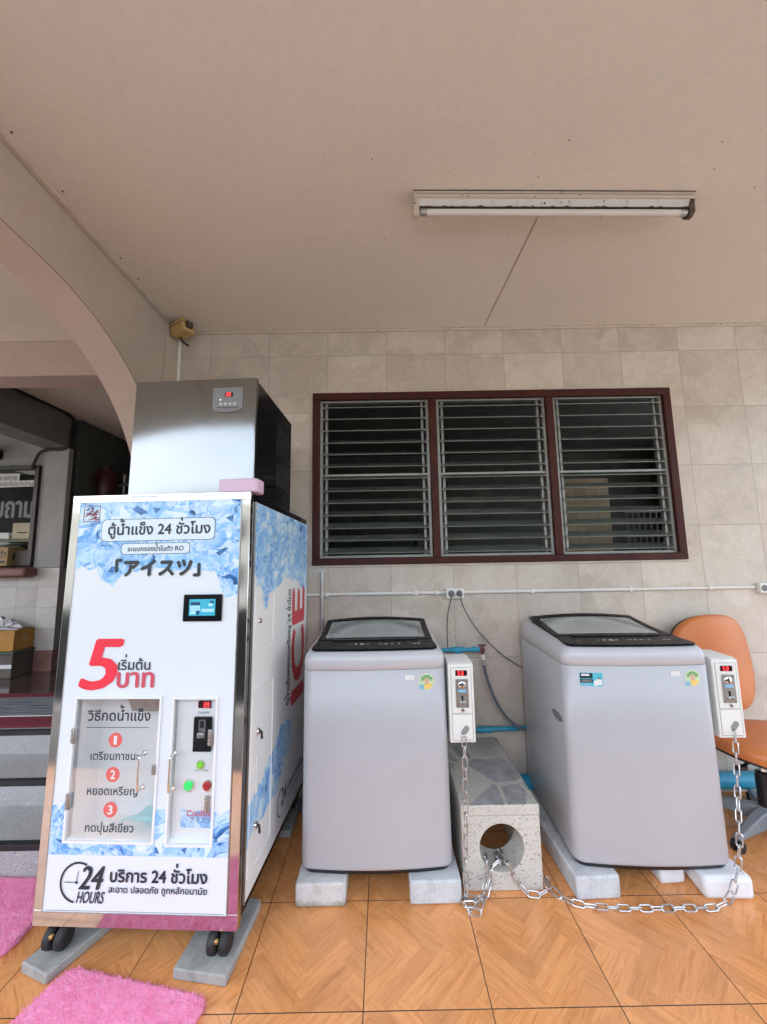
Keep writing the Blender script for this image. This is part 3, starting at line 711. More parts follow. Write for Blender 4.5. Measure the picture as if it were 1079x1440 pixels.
# the roadside behind the photographer: daylight comes from there and the steel mirrors it
fb = thing('street_building', 'cream two storey house across the road', 'building', (0, -17, -.14))
mb = MB(); mb.box(-22, 22, -4, 0, 0, 5.4).box(-22.3, 22.3, -4.2, .5, 5.4, 5.6); mb.build('wall', 'cream_wall', fb, smooth=False)
for k in range(8):
    for z in (1.0, 3.5):
        x = -14+k*4
        w_ = MB().box(x-.8, x+.8, .003, .05, z, z+1.3).build('window', 'grey_plastic', fb, bevel=.01)
        MB().box(x-.72, x+.72, .051, .056, z+.08, z+1.22).build('pane', 'black_gloss', w_, smooth=False)
tag(MB().box(-9, 4.1, -1.0, .608, -.13, -.003).build('dark_reflection_ground', pbr('reflection_ground_dark', (.035, .035, .036), .7, var=.25, vscale=3, bump=.2, bscale=70), smooth=False), kind='structure')  # dark ground added out of view so the steel frame mirrors black
fw = tag(MB().box(-9, 4.6, -1.86, -1.78, -.14, .98).build('dark_reflection_wall', pbr('wall_dark', (.04, .043, .045), .8, var=.2)), 'low dark wall added behind the camera to be mirrored in the steel', 'wall')  # unseen wall, added to give the steel its dark reflection
# ================================================================== WINDOW
wn = thing('louver_window', 'brown framed triple window with glass louver blades in the tiled wall', 'window', (.739, D, WZ0))
WO = (-.739, -D, -WZ0)
def wk(mb, name, mat, par=wn, **kw):
    o = mb.build(name, mat, par, **kw); o.location = WO if par is wn else (0, 0, 0); return o
yf0, yf1 = D-.022, D+.08
T_ = .048
wk(MB().box(WX0, WX1, yf0, yf1, WZ1-T_, WZ1).box(WX0, WX1, yf0, yf1, WZ0, WZ0+.042).box(WX0, WX0+.045, yf0+.001, yf1, WZ0+.042, WZ1-T_).box(WX1-.05, WX1, yf0+.001, yf1, WZ0+.042, WZ1-T_), 'frame', 'window_brown', bevel=.004)
MULL = ((.318, .366), (1.096, 1.146))
for a, b in MULL: wk(box(a, b, yf0+.002, yf1, WZ0+.042, WZ1-T_), 'mullion', 'window_brown', bevel=.004)
cz = MB(); e = .014
cz.box(WX0-e, WX1+e, D-.010, D+.02, WZ1, WZ1+e).box(WX0-e, WX1+e, D-.010, D+.02, WZ0-e, WZ0).box(WX0-e, WX0, D-.010, D+.02, WZ0, WZ1).box(WX1, WX1+e, D-.010, D+.02, WZ0, WZ1)
wk(cz, 'caulk_edge', 'caulk', bevel=.003)
zt, zb = WZ1-T_, WZ0+.042
for a, b in ((WX0+.045, .318), (.366, 1.096), (1.146, WX1-.05)):
    fr = MB(); fr.box(a+.001, a+.020, D+.0, D+.05, zb, zt).box(b-.020, b-.001, D+.0, D+.05, zb, zt).box(a+.020, b-.020, D+.002, D+.05, zt-.014, zt-.001).box(a+.020, b-.020, D+.002, D+.05, zb+.001, zb+.018)
    zm = zb+(zt-zb)*.515; fr.box(a+.020, b-.020, D+.004, D+.045, zm-.008, zm+.008)
    f = wk(fr, 'louver_frame', 'alu', bevel=.002)
    st_ = wk(box(a+.034, a+.050, D+.016, D+.046, zb+.018, zm-.008).box(b-.052, b-.036, D+.016, D+.046, zb+.018, zm-.008).box(a+.034, a+.050, D+.016, D+.046, zm+.008, zt-.014).box(b-.052, b-.036, D+.016, D+.046, zm+.008, zt-.014), 'blade_holder', 'alu', f, bevel=.002)
    n = 13; tilt = R(24); ca, sa = math.cos(tilt), math.sin(tilt)
    for k in range(n):
        z = zb+.05+(zt-zb-.085)*k/(n-1)
        if abs(z-zm) < .03: z += .0
        hw_, th = .048, .0026
        yc = D+.030; tt = tilt+R(rnd.uniform(-2.2, 2.2)); ca, sa = math.cos(tt), math.sin(tt)
        pts = [(-hw_, -th), (hw_, -th), (hw_, th), (-hw_, th)]
        fn = lambda x: (lambda u, v: (x, yc+u*ca-v*sa, z+u*sa+v*ca))
        bl = MB().prism(pts, fn(a+.022), fn(b-.022))
        bo = wk(bl, 'louver_blade', ['louver_glass', 'blade_edge'], f, smooth=False)
        for p in bo.data.polygons:
            c = p.center
            if abs(p.normal.y*ca+p.normal.z*sa) > .9: p.material_index = 1
        cl = MB()
        for x in (a+.021, b-.033): cl.prism([(-.046, -.007), (.03, -.007), (.03, .004), (-.046, .004)], lambda u, v: (x, yc+u*ca-v*sa, z+u*sa+v*ca), lambda u, v: (x+.012, yc+u*ca-v*sa, z+u*sa+v*ca))
        wk(cl, 'clip', 'alu', f)

# ================================================================== CEILING LAMP, CORNER BOX, CONDUITS
# drop of the fitting below the ceiling: about 10 cm
lp = thing('fluorescent_lamp', 'grimy fluorescent batten lamp with one unlit tube on the ceiling', 'lamp', (.77, 1.545, H), (0, 0, R(1.2)))
Lh = .615
MB().box(-Lh, Lh, -.033, .033, -.032, -.001).build('housing', 'lamp_enamel', lp, bevel=.005)
MB().prism([(-.027, -.032), (.030, -.032), (.020, -.060), (-.014, -.060)], lambda u, v: (-Lh+.02, u, v), lambda u, v: (Lh-.02, u, v)).build('reflector', 'lamp_reflector', lp, bevel=.003)
MB().tube([(-Lh+.03, -.004, -.080), (Lh-.03, -.004, -.080)], .0135, 18).build('tube', 'lamp_tube', lp)
for s in (-1, 1):
    cp = MB(); x = s*(Lh-.012)
    cp.prism([(-.032, -.001), (.033, -.001), (.030, -.05), (.024, -.085), (.012, -.098), (-.010, -.098), (-.022, -.085), (-.024, -.05)], lambda u, v: (x-.012, u, v), lambda u, v: (x+.012, u, v))
    cp.build('end_socket', 'rust_cap' if s > 0 else 'lamp_enamel', lp, bevel=.003)
    MB().lathe([(0, 0), (.0142, 0), (.0142, .028), (0, .028)], (s*(Lh-.03)-(.028 if s > 0 else 0), -.004, -.080), 'X', 18).build('tube_cap', 'zinc_plate', lp)
gm = MB()
for k in range(15):
    x = -Lh+.06+k*(2*Lh-.12)/14+rnd.uniform(-.04, .04); w = rnd.uniform(.004, .018) if k else .03
    gm.prism([(x-w, -.061), (x+w*1.6, -.061), (x+w*.4, -.061+rnd.uniform(.0015, .0055))], lambda u, v: (u, -.0155+(v+.061)*-.4, v), lambda u, v: (u, -.0140+(v+.061)*-.4, v))
gm.box(-Lh+.02, Lh-.02, -.0148, .0, -.0625, -.0602); gm.build('soot_streak', 'rust_cap', lp, smooth=False)
MB().box(-Lh-.001, Lh+.001, -.0345, -.0325, -.0035, -.0008).box(-Lh+.01, Lh-.01, -.0338, -.0328, -.0175, -.0160).build('edge_grime', 'rust_cap', lp, smooth=False)
jb = thing('junction_box', 'tan plastic box fixed in the corner under the ceiling', 'box', (-1.29, 2.40, 2.925), (R(8), R(-6), R(-28)))
MB().box(-.062, .062, -.045, .045, -.042, .042).build('box_body', 'tan_plastic', jb, bevel=.008, segs=3)
MB().box(-.064, .064, -.047, -.020, .012, .016).build('lid_seam', 'rust_cap', jb)
MB().box(.060, .085, -.02, .02, -.02, .02).build('bracket', 'rust_cap', jb, bevel=.003)
MB().tube(catmull([(-.03, 0, -.042), (-.035, .02, -.065), (-.02, .05, -.09)]), .007, 6).build('cable_tail', 'cable_black', jb)
cv = tag(MB().tube([(-1.362, D-.012, 1.2), (-1.362, D-.012, 2.90)], .0105, 10).build('corner_conduit', 'white_paint'), 'white vertical conduit pipe in the corner of the tiled wall', 'conduit')
cd_ = thing('wall_conduit', 'thin white conduit running level below the louver window', 'conduit', (0, D-.011, 1.195))
MB().tube([(-.72, 0, .001), (.385, 0, .0)], .0095, 10).build('conduit_pipe', 'white_paint', cd_)
MB().tube([(.495, 0, .0), (2.33, 0, .0)], .0095, 10).build('conduit_pipe', 'white_paint', cd_)
for x in (-.36, .20, .33, .93, 1.55, 2.05):
    MB().box(x-.011, x+.011, -.0115, .010, -.014, .014).build('clip', 'white_paint', cd_, bevel=.004)
def outlet(name, label, x, z, w, h, plugs):
    t = thing(name, label, 'outlet', (x, D-.002, z))
    MB().prism(rrect(-w/2, w/2, -h/2, h/2, .006), lambda u, v: (u, -.034, v), lambda u, v: (u, 0, v)).build('outlet_box', 'white_plastic', t, bevel=.004)
    for k in range(2):
        u = (-.024, .026)[k]
        MB().lathe([(0, -.0365), (.019, -.0365), (.020, -.0345), (0, -.0345)], (u, 0, .0), 'Y', 18).build('socket', 'grey_plastic', t)
        if plugs:
            MB().lathe([(0, -.064), (.010, -.064), (.014, -.056), (.017, -.040), (.017, -.0365), (0, -.0365)], (u+.002, 0, -.002), 'Y', 14).build('plug', 'grey_plastic', t)
    return t
outlet('double_outlet', 'white double wall outlet with two dark plugs between the washers', .442, 1.190, .112, .062, True)
outlet('wall_outlet', 'white wall outlet box at the right end of the conduit', 2.395, 1.190, .10, .062, False)
tag(MB().tube(catmull([(.415, D-.066, 1.186), (.408, D-.072, 1.155), (.392, D-.058, 1.09), (.383, D-.045, 1.0), (.382, D-.04, .90), (.375, D-.05, .78), (.33, D-.06, .70)]), .0038, 6).build('power_cord', 'cable_grey'), 'dark cord dropping from the left plug behind the left washing machine', 'cord')
tag(MB().tube(catmull([(.470, D-.066, 1.186), (.470, D-.075, 1.150), (.50, D-.05, 1.08), (.575, D-.035, .96), (.70, D-.03, .83), (.79, D-.03, .765), (.87, D-.04, .72), (.95, D-.05, .70)]), .0038, 6).build('power_cord', 'cable_grey'), 'dark cord sagging from the right plug to the right washing machine', 'cord')
gp = thing('grey_pipe', 'upright grey metal pipe behind the left washing machine', 'pipe', (-.388, D-.035, 0))
MB().tube([(0, 0, .05), (0, 0, 1.334)], .0125, 12).build('pipe_shaft', 'zinc_plate', gp)
MB().lathe([(.0125, 0), (.0145, 0), (.0145, .012), (.0095, .012), (.0095, -.03), (.0125, -.03)], (0, 0, 1.325), 'Z', 12).build('pipe_rim', 'zinc_plate', gp)
# ---- water pipes
bp_ = thing('tap_pipe', 'short blue water pipe with a tee joint and dark red valve', 'pipe', (.44, D-.05, .855))
MB().tube([(-.16, 0, 0), (.128, 0, 0)], .0125, 14).build('pipe_run', 'blue_pvc', bp_)
MB().tube([(-.043, 0, 0), (.043, 0, 0)], .0175, 14).tube([(0, 0, .0), (0, 0, -.045)], .0165, 14).build('tee_joint', 'blue_pvc', bp_, bevel=.002)
MB().tube([(0, 0, -.04), (0, 0, -.45)], .0125, 14).build('drop_pipe', 'blue_pvc', bp_)
MB().tube([(.085, 0, 0), (.112, 0, 0)], .017, 14).tube([(.126, 0, 0), (.134, 0, 0)], .015, 14).build('coupling', 'blue_pvc', bp_)
MB().tube([(.13, 0, 0), (.165, 0, -.002)], .012, 12).tube([(.15, 0, 0), (.15, -.002, -.03)], .010, 12).tube([(.15, 0, 0), (.15, -.004, .022)], .006, 8).box(.128, .172, -.012, .004, .020, .030).build('valve', 'valve_red', bp_, bevel=.003)
hs_ = thing('inlet_hose', 'grey braided hose curving from the valve to the right washing machine', 'hose', (.592, D-.052, .80))
MB().tube([(0, 0, .028), (.002, 0, -.004)], .0115, 10).build('hose_nut', 'white_plastic', hs_)
MB().tube([(.002, 0, -.004), (.004, 0, -.035)], .0095, 10).build('ferrule', 'chrome', hs_)
MB().tube(catmull([(.004, 0, -.03), (.015, -.004, -.10), (.045, -.01, -.20), (.095, -.014, -.30), (.165, -.012, -.375), (.235, -.008, -.405), (.33, 0, -.405)]), .0085, 10).build('hose_body', 'grey_hose', hs_)
lb = thing('level_pipe', 'blue pipe running level on the wall above the terrazzo bench', 'pipe', (.6, D-.035, .388))
MB().tube([(-.16, 0, 0), (.34, 0, .008)], .0135, 14).build('pipe_run', 'blue_pvc', lb)
MB().tube([(-.05, 0, .001), (.03, 0, .002)], .0175, 14).build('coupling', 'blue_pvc', lb)
fp = thing('floor_pipe', 'thick blue drain pipe lying along the foot of the tiled wall', 'pipe', (1.6, D-.06, .095))
MB().tube([(-.86, 0, .01), (1.4, 0, -.004)], .044, 20).build('pipe_run', 'blue_pvc', fp)
MB().tube([(.60, 0, 0), (.70, 0, 0)], .050, 20).build('coupling', 'blue_pvc', fp)
dh = thing('drain_hose', 'ribbed grey drain hose lying behind the left washing machine', 'hose', (-.45, 2.36, .02))
pts = catmull([(-.02, -.02, .02), (.0, .03, .05), (.05, .08, .09), (.12, .09, .10), (.2, .06, .12)], 14)
MB().tube(pts, [.017+.004*(k % 2) for k in range(len(pts))], 12).build('hose_body', 'grey_hose', dh)

# ================================================================== ICE VENDING MACHINE
VW, VD, VH = .755, .955, 1.577
vm = thing('ice_vending_machine', 'tall white and steel ice vending machine with blue ice prints and red price', 'vending machine', (-.538-VW*math.cos(.05), 1.552+VW*math.sin(.05), .114), (-.020, 0, -.05))
PU0, PU1, PV0, PV1 = .039, .716, .052, 1.545
# steel carcass
MB().box(.003, VW-.003, .20, VD, .012, VH-.003).box(.003, VW-.003, .03, .1999, .80, VH-.003).box(.003, VW-.003, .03, .1999, .012, .26).box(.003, .09, .03, .1999, .26, .80).box(.44, VW-.003, .03, .1999, .26, .80).build('cabinet_body', 'black_gloss', vm, bevel=.003)
ff = MB(); ff.box(0, VW, 0, .032, PV1, VH).box(0, VW, 0, .032, 0, PV0).box(0, PU0, 0, .032, PV0, PV1).box(PU1, VW, 0, .032, PV0, PV1)
ff.build('steel_frame', 'steel_mirror', vm, bevel=.0015)
MB().box(.25, .36, -.0015, -.0002, VH-.015, VH-.006).box(.55, .64, -.0015, -.0002, VH-.014, VH-.007).build('tape_residue', 'pill_fill', vm, smooth=False)
# front panel with two niches
N1 = (.101, .430, .285, .778); N2 = (.487, .649, .279, .776)
fp_ = MB(); d0, d1 = -.004, .02
fp_.box(PU0, PU1, d0, d1, N1[3], PV1).box(PU0, PU1, d0, d1, PV0, N2[2]).box(PU0, N1[0], d0, d1, N2[2], N1[3]).box(N1[1], N2[0], d0, d1, N2[2], N1[3]).box(N2[1], PU1, d0, d1, N2[2], N1[3]).box(N1[0], N1[1], d0, d1, N2[2], N1[2]).box(N2[0], N2[1], d0, d1, N2[3], N1[3])
panel = fp_.build('front_panel', 'sticker_white', vm, smooth=False)
e_ = .0022
MB().box(PU0-e_, PU0, -.006, .001, PV0-e_, PV1+e_).box(PU1, PU1+e_, -.006, .001, PV0-e_, PV1+e_).box(PU0, PU1, -.006, .001, PV1, PV1+e_).box(PU0, PU1, -.006, .001, PV0-e_, PV0).build('panel_edge', 'zinc_plate', vm, smooth=False)
F = FRONT(.0046)
# ice prints
top_ice = [(PU0, PV1), (PU0, 1.272), (.07, 1.285), (.10, 1.268), (.129, 1.278), (.150, 1.235), (.185, 1.215), (.208, 1.198), (.222, 1.232), (.262, 1.25), (.275, 1.262), (.32, 1.268), (.40, 1.272), (.47, 1.262), (.55, 1.270), (.60, 1.256), (.622, 1.258), (.640, 1.22), (.655, 1.175), (.668, 1.155), (.690, 1.158), (PU1, 1.166), (PU1, PV1)]
patch('ice_print', ragged(top_ice, ((PU0, PU1), (PV1,))), 'ice_print', vm, F)
bz = MB()
tri_patch(bz, [(PU0, .236), (PU1, .236), (PU1, N2[2]), (PU0, N2[2])], F)
tri_patch(bz, [(PU0, N2[2]), (N1[0], N2[2]), (N1[0], .43), (.085, .415), (.07, .385), (.052, .405), (PU0, .398)], F)
tri_patch(bz, [(N1[1], N2[2]), (N2[0], N2[2]), (N2[0], .395), (.455, .392), (N1[1], .388)], F)
tri_patch(bz, [(N2[1], N2[2]), (PU1, N2[2]), (PU1, .392), (.70, .388), (.68, .372), (.665, .388), (N2[1], .38)], F)
tri_patch(bz, [(N1[0], N2[2]), (N1[1], N2[2]), (N1[1], N1[2]), (N1[0], N1[2])], F)
bz.build('ice_print', 'ice_print', vm, smooth=False)
mb = MB()
tri_patch(mb, [(.062, .292), (.072, .280), (.098, .272), (.09, .284)], FRONT(.0049)); tri_patch(mb, [(.54, .262), (.555, .245), (.562, .268)], FRONT(.0049)); tri_patch(mb, [(.44, .25), (.46, .243), (.452, .262), (.444, .27)], FRONT(.0049)); tri_patch(mb, [(.60, .248), (.612, .262), (.606, .272)], FRONT(.0049))
tri_patch(mb, [(.28, 1.53), (.33, 1.50), (.30, 1.488), (.262, 1.512)], FRONT(.0049)); tri_patch(mb, [(.35, 1.52), (.385, 1.515), (.36, 1.493)], FRONT(.0049)); tri_patch(mb, [(.655, 1.47), (.69, 1.485), (.685, 1.452)], FRONT(.0049)); tri_patch(mb, [(.17, 1.262), (.205, 1.255), (.20, 1.268)], FRONT(.0049)); tri_patch(mb, [(.62, 1.33), (.66, 1.352), (.672, 1.345), (.635, 1.318)], FRONT(.0049))
mb.build('ice_shard', pbr('ice_navy', hexc('3f7dbd'), .3, var=.3, vscale=40), vm, smooth=False)
# small framed mark, top left (plain strokes)
mb = MB(); F2 = FRONT(.0052); u0, v0, w_, h_ = .056, 1.465, .070, .068
for a in ((0, w_, 0, .003), (0, w_, h_-.003, h_), (0, .003, .003, h_-.003), (w_-.003, w_, .003, h_-.003)):
    tri_patch(mb, [(u0+a[0], v0+a[2]), (u0+a[1], v0+a[2]), (u0+a[1], v0+a[3]), (u0+a[0], v0+a[3])], F2)
for k in range(34):
    a, b = rnd.uniform(.004, .056), rnd.uniform(.004, .054); c, s = rnd.uniform(.010, .024), rnd.uniform(.005, .012)
    tri_patch(mb, [(u0+a, v0+b), (u0+min(a+c, .067), v0+b+s*.4), (u0+min(a+c*.6, .067), v0+min(b+s, .065))], FRONT(.0053+k*.00002))
mb.build('printed_mark', 'logo_red', vm, smooth=False)
def pill(u0, u1, v0, v1, r):
    p = MB(); tri_patch(p, rrect(u0, u1, v0, v1, r), FRONT(.0056)); tri_patch(p, rrect(u0+.002, u1-.002, v0+.002, v1-.002, r), FRONT(.0060), m=1)
    p.build('text_frame', ['ink_dark', 'pill_fill'], vm, smooth=False)
pill(.138, .614, 1.383, 1.474, .018); pill(.228, .514, 1.329, 1.374, .012)
FT = lambda d0=.0064: FRONT(d0)
def ftext(name, body, mat, u0, u1, base, d=.0066, **kw):
    g = lambda u, v, dd=0: (u, -d-dd, v)
    return lettering(name, body, mat, vm, g, u0, u1, base, **kw)
ftext('heading_lettering', 'ตู้น้ำแข็ง 24 ชั่วโมง', 'ink_dark', .168, .594, 1.410, bold=.0016)
ftext('subheading_lettering', 'ระบบกรองน้ำในตัว RO', 'ink_dark', .256, .488, 1.342, bold=.0006)
ftext('name_lettering', '「アイスツ」', 'ink_dark', .212, .558, 1.247, bold=.0042)
ftext('price_lettering', '5', 'ink_red', .103, .232, .815, height=.182, bold=.007, vbold=.004, shear=.24)
ftext('price_lettering', 'เริ่มต้น', 'ink_dark', .254, .381, .884, bold=.0008)
ftext('price_lettering', 'บาท', 'ink_pink', .254, .398, .820, height=.054, bold=.003, vbold=.0022)
ftext('service_lettering', 'บริการ 24 ชั่วโมง', 'ink_dark', .284, .642, .153, bold=.0016)
ftext('hygiene_lettering', 'สะอาด ปลอดภัย ถูกหลักอนามัย', 'ink_dark', .281, .643, .118, bold=.0005)
ftext('clock_lettering', '24', 'ink_dark', .169, .249, .127, height=.075, bold=.003, vbold=.001, shear=.22)
ftext('clock_lettering', 'HOURS', 'ink_dark', .163, .262, .083, height=.037, bold=.0007, shear=.2)
mb = MB(); rg_ = ring(.163, .148, .0605, .0675, 62, 262)
mb.add([(u, -.0066, v) for u, v in rg_], [(k, k+1, 2*41-2-k, 2*41-1-k) for k in range(40)])
tri_patch(mb, [(.113, .147), (.160, .147), (.160, .1495), (.113, .1495)], FRONT(.0066)); tri_patch(mb, [(.157, .150), (.1595, .150), (.164, .186), (.162, .186)], FRONT(.0067))
tri_patch(mb, rrect(.154, .164, .143, .153, .0045), FRONT(.0068))
mb.build('clock_mark', 'ink_dark', vm, smooth=False)
MB().box(PU0+.01, PU1-.01, -.0052, -.0041, .0555, .0575).build('panel_scuff', 'ink_grey', vm, smooth=False)
# touch display
ds = MB().box(.502, .657, -.013, -.0042, 1.064, 1.167).build('display_bezel', 'black_gloss', vm, bevel=.004)
S_ = MB()
S_.box(.528, .632, -.0142, -.0131, 1.086, 1.149, 0)
for a in ((.533, .572, 1.126, 1.138, 1), (.533, .572, 1.116, 1.1245, 2), (.533, .572, 1.106, 1.1145, 2), (.533, .555, 1.092, 1.104, 2), (.558, .570, 1.090, 1.104, 1), (.578, .628, 1.100, 1.112, 2), (.605, .622, 1.122, 1.132, 2), (.612, .628, 1.134, 1.142, 1)):
    S_.box(a[0], a[1], -.0147, -.0143, a[2], a[3], a[4])
S_.build('screen', ['screen_blue', 'screen_dark', 'screen_pale'], ds, smooth=False)
# niches
def niche(n, dep, name, mat):
    u0, u1, v0, v1 = n; y0, y1 = .0, dep; mb = MB()
    mb.add([(u0, y0, v0), (u1, y0, v0), (u1, y0, v1), (u0, y0, v1), (u0, y1, v0+.012), (u1, y1, v0+.012), (u1, y1, v1), (u0, y1, v1)], [(0, 1, 5, 4), (1, 2, 6, 5), (2, 3, 7, 6), (3, 0, 4, 7), (4, 5, 6, 7)])
    lip = .008
    mb.box(u0-lip, u1+lip, -.0105, -.0045, v1, v1+lip).box(u0-lip, u1+lip, -.0105, -.0045, v0-lip, v0).box(u0-lip, u0, -.0105, -.0045, v0, v1).box(u1, u1+lip, -.0105, -.0045, v0, v1)
    return mb.build(name, mat, vm, smooth=False, fix=False)
# the black body must not fill the niches: cut it with inner liners standing in front (body front set back)
nb = niche(N1, .13, 'dispenser_niche', 'acrylic_white')
nb2 = niche(N2, .022, 'control_niche', 'acrylic_white')
MB().prism([(.05, .776), (.15, .776), (.15, .70), (.09, .70)], lambda y, v: (.255, y, v), lambda y, v: (.385, y, v)).build('ice_chute', 'zinc_plate', nb, bevel=.002)
sc_ = MB(); sc_.prism([(-.055, -.004), (.05, -.012), (.06, .006), (.0, .012), (-.05, .008)], lambda u, v: (.375+u, .05, .325+v), lambda u, v: (.375+u, .12, .325+v))
sc_.tube([(.325, .08, .322), (.25, .07, .310)], .006, 8); sc_.build('tray_glint', 'glint_cyan', nb)  # cyan shape added to stand for the glint reflected in the tray
dr = MB().box(N1[0]+.004, N1[1]-.004, -.009, -.0055, N1[2]+.004, N1[3]-.004).build('dispenser_door', 'acrylic', vm, smooth=False)
dr2 = MB().box(N2[0]+.004, N2[1]-.004, -.009, -.0055, N2[2]+.03, N2[3]-.004).build('control_door', 'acrylic', vm, smooth=False)
def dtext(name, body, mat, u0, u1, base, par=dr, d=.0094, **kw):
    return lettering(name, body, mat, par, lambda u, v, dd=0: (u, -d-dd, v), u0, u1, base, **kw)
dtext('door_lettering', 'วิธีกดน้ำแข็ง', 'ink_dark', .150, .397, .700, bold=.001)
dtext('door_lettering', 'เตรียมภาชนะ', 'ink_dark', .175, .363, .562, bold=.0006)
dtext('door_lettering', 'หยอดเหรียญ', 'ink_dark', .173, .366, .441, bold=.0006)
dtext('door_lettering', 'กดปุ่มสีเขียว', 'ink_dark', .176, .360, .317, bold=.0006)
MB().box(.150, .394, -.0098, -.0092, .6745, .6765).build('rule_line', 'ink_dark', dr, smooth=False)
for n_, v in (('1', .631), ('2', .511), ('3', .391)):
    c = MB(); c.add([(.267+.0265*math.cos(R(k*10)), -.0094, v+.0265*math.sin(R(k*10))) for k in range(36)], [tuple(range(36))])
    c = c.build('number_disc', 'circle_red', dr, smooth=False)
    wd = .010 if n_ == '1' else .0175
    lettering('number_lettering', n_, 'ink_white', c, lambda u, v_, dd=0: (u, -.0098-dd, v_), .267-wd/2, .267+wd/2, v-.0145, height=.029, bold=.0012)
def hinge(u, v, par):
    h = MB().box(u-.010, u+.010, -.0150, -.0092, v-.027, v+.027).tube([(u+.0, -.015, v-.028), (u+.0, -.015, v+.028)], .0042, 8).build('hinge', 'zinc_plate', par, bevel=.001)
    MB().lathe([(0, -.0172), (.004, -.0166), (.0045, -.015), (0, -.015)], (u-.006, 0, v+.017), 'Y', 8).lathe([(0, -.0172), (.004, -.0166), (.0045, -.015), (0, -.015)], (u-.006, 0, v-.017), 'Y', 8).build('screw', 'chrome', h)
for u, v in ((.104, .647), (.105, .419)): hinge(u, v, dr)
for u, v in ((.636, .643), (.634, .415)): hinge(u, v, dr2)
MB().box(.418, .432, -.016, -.0092, .512, .548).build('latch', 'zinc_plate', dr, bevel=.002)
def pull(u, v0, v1, par):
    MB().tube(catmull([(u, -.009, v0), (u, -.034, v0+.001), (u, -.040, v0+.010), (u, -.041, (v0+v1)/2), (u, -.040, v1-.010), (u, -.034, v1-.001), (u, -.009, v1)], 6), .0045, 10).lathe([(0, -.012), (.009, -.012), (.010, -.009), (0, -.009)], (u, 0, v0), 'Y', 12).lathe([(0, -.012), (.009, -.012), (.010, -.009), (0, -.009)], (u, 0, v1), 'Y', 12).build('handle', 'chrome', par)
pull(.384, .468, .586, dr); pull(.501, .466, .586, dr2)
# controls in the right niche
LY = .020
led = MB().box(.568, .618, LY-.004, LY+.001, .736, .763).build('price_display', 'led_window', nb2, bevel=.001)
mb = MB(); seven(mb, '39', .589, .7400, .018, lambda u, v, e=0: (u, LY-.0044-e, v), gap=.72); mb.build('display_digits', 'red_led', led, smooth=False)
lettering('caption_lettering', 'จำนวนเงิน', 'ink_dark', nb2, lambda u, v, dd=0: (u, LY-.0006-dd, v), .568, .612, .7165)
cs = MB().box(.556, .626, LY-.010, LY+.001, .582, .706).build('coin_slot', 'black_gloss', nb2, bevel=.003)
MB().box(.578, .604, LY-.012, LY-.0101, .645, .697).build('slot_plate', 'grey_plastic', cs, bevel=.001)
MB().box(.583, .599, LY-.0135, LY-.0121, .668, .694).build('slot_gap', 'black_plastic', cs)
MB().box(.573, .604, LY-.018, LY-.0101, .632, .652).build('reject_button', 'zinc_plate', cs, bevel=.004)
def button(u, v, r, mat, nm='button'):
    b = MB().lathe([(0, -.006), (r*1.25, -.006), (r*1.3, -.001), (r*1.3, .001), (0, .001)], (u, LY, v), 'Y', 20).build(nm, 'chrome', nb2)
    MB().lathe([(0, -.014), (r*.8, -.0135), (r, -.011), (r, -.0061), (0, -.0061)], (u, LY, v), 'Y', 20).build('button_cap', mat, b)
button(.588, .536, .0125, 'green_btn'); button(.546, .464, .0165, 'green_lit'); button(.618, .464, .0155, 'red_btn')
lettering('caption_lettering', 'แบงค์ / เหรียญ', 'ink_dark', nb2, lambda u, v, dd=0: (u, LY-.0006-dd, v), .566, .616, .5115)
lettering('caption_lettering', 'กดรับ', 'ink_dark', nb2, lambda u, v, dd=0: (u, LY-.0006-dd, v), .536, .556, .4385)
lettering('caption_lettering', 'ยกเลิก', 'ink_red', nb2, lambda u, v, dd=0: (u, LY-.0006-dd, v), .608, .630, .4385)
patch('ice_print', [(.520, .318), (.644, .318), (.644, .382), (.61, .372), (.585, .376), (.56, .366), (.535, .376), (.520, .388)], 'ice_print', nb2, lambda u, v, d=0: (u, LY-.0008, v))
lettering('maker_lettering', 'Coolluiu', 'ink_pink', nb2, lambda u, v, dd=0: (u, LY-.0012-dd, v), .543, .642, .357, bold=.0006)
lettering('maker_lettering', 'アイスツ', 'ink_navy', nb2, lambda u, v, dd=0: (u, LY-.0012-dd, v), .557, .634, .334, height=.020)
# right side
SD = lambda e=0: (lambda s, v, d=0: (VW+.0062+e+d, s, v))
sp = MB().box(VW-.0028, VW+.006, .048, .930, .052, 1.54).build('side_panel', 'acrylic_white', vm, bevel=.001)
for a in ((.046, .0485, .05, 1.542), (.9285, .931, .05, 1.542)): MB().box(VW-.002, VW+.0075, a[0]-.002, a[1]-.002, a[2], a[3]).build('panel_edge', 'zinc_plate', vm)
patch('ice_print', ragged([(.05, 1.538), (.05, 1.25), (.079, 1.182), (.11, 1.20), (.15, 1.165), (.175, 1.10), (.204, 1.082), (.24, 1.16), (.30, 1.165), (.431, 1.205), (.55, 1.22), (.7, 1.20), (.80, 1.16), (.883, 1.125), (.928, 1.14), (.928, 1.538)], ((.05, .928), (1.538,)), .014, .03, 2), 'ice_print', sp, SD())
patch('ice_print', ragged([(.05, .22), (.05, .382), (.09, .37), (.15, .405), (.22, .40), (.274, .445), (.36, .46), (.45, .52), (.6, .50), (.62, .42), (.591, .353), (.50, .33), (.42, .25), (.368, .24), (.28, .26), (.2, .245), (.12, .27)], ((.05,), ()), .016, .03, 3), 'ice_print', sp, SD())
def vside(body, mat, s_base, v0, v1, height=None, par=sp, **kw):   # text reading upward, letter tops towards the front
    g = lambda u, w, dd=0: (VW+.0068+dd, s_base-w, u)
    return lettering('side_lettering', body, mat, par, g, v0, v1, 0, height=height, **kw)
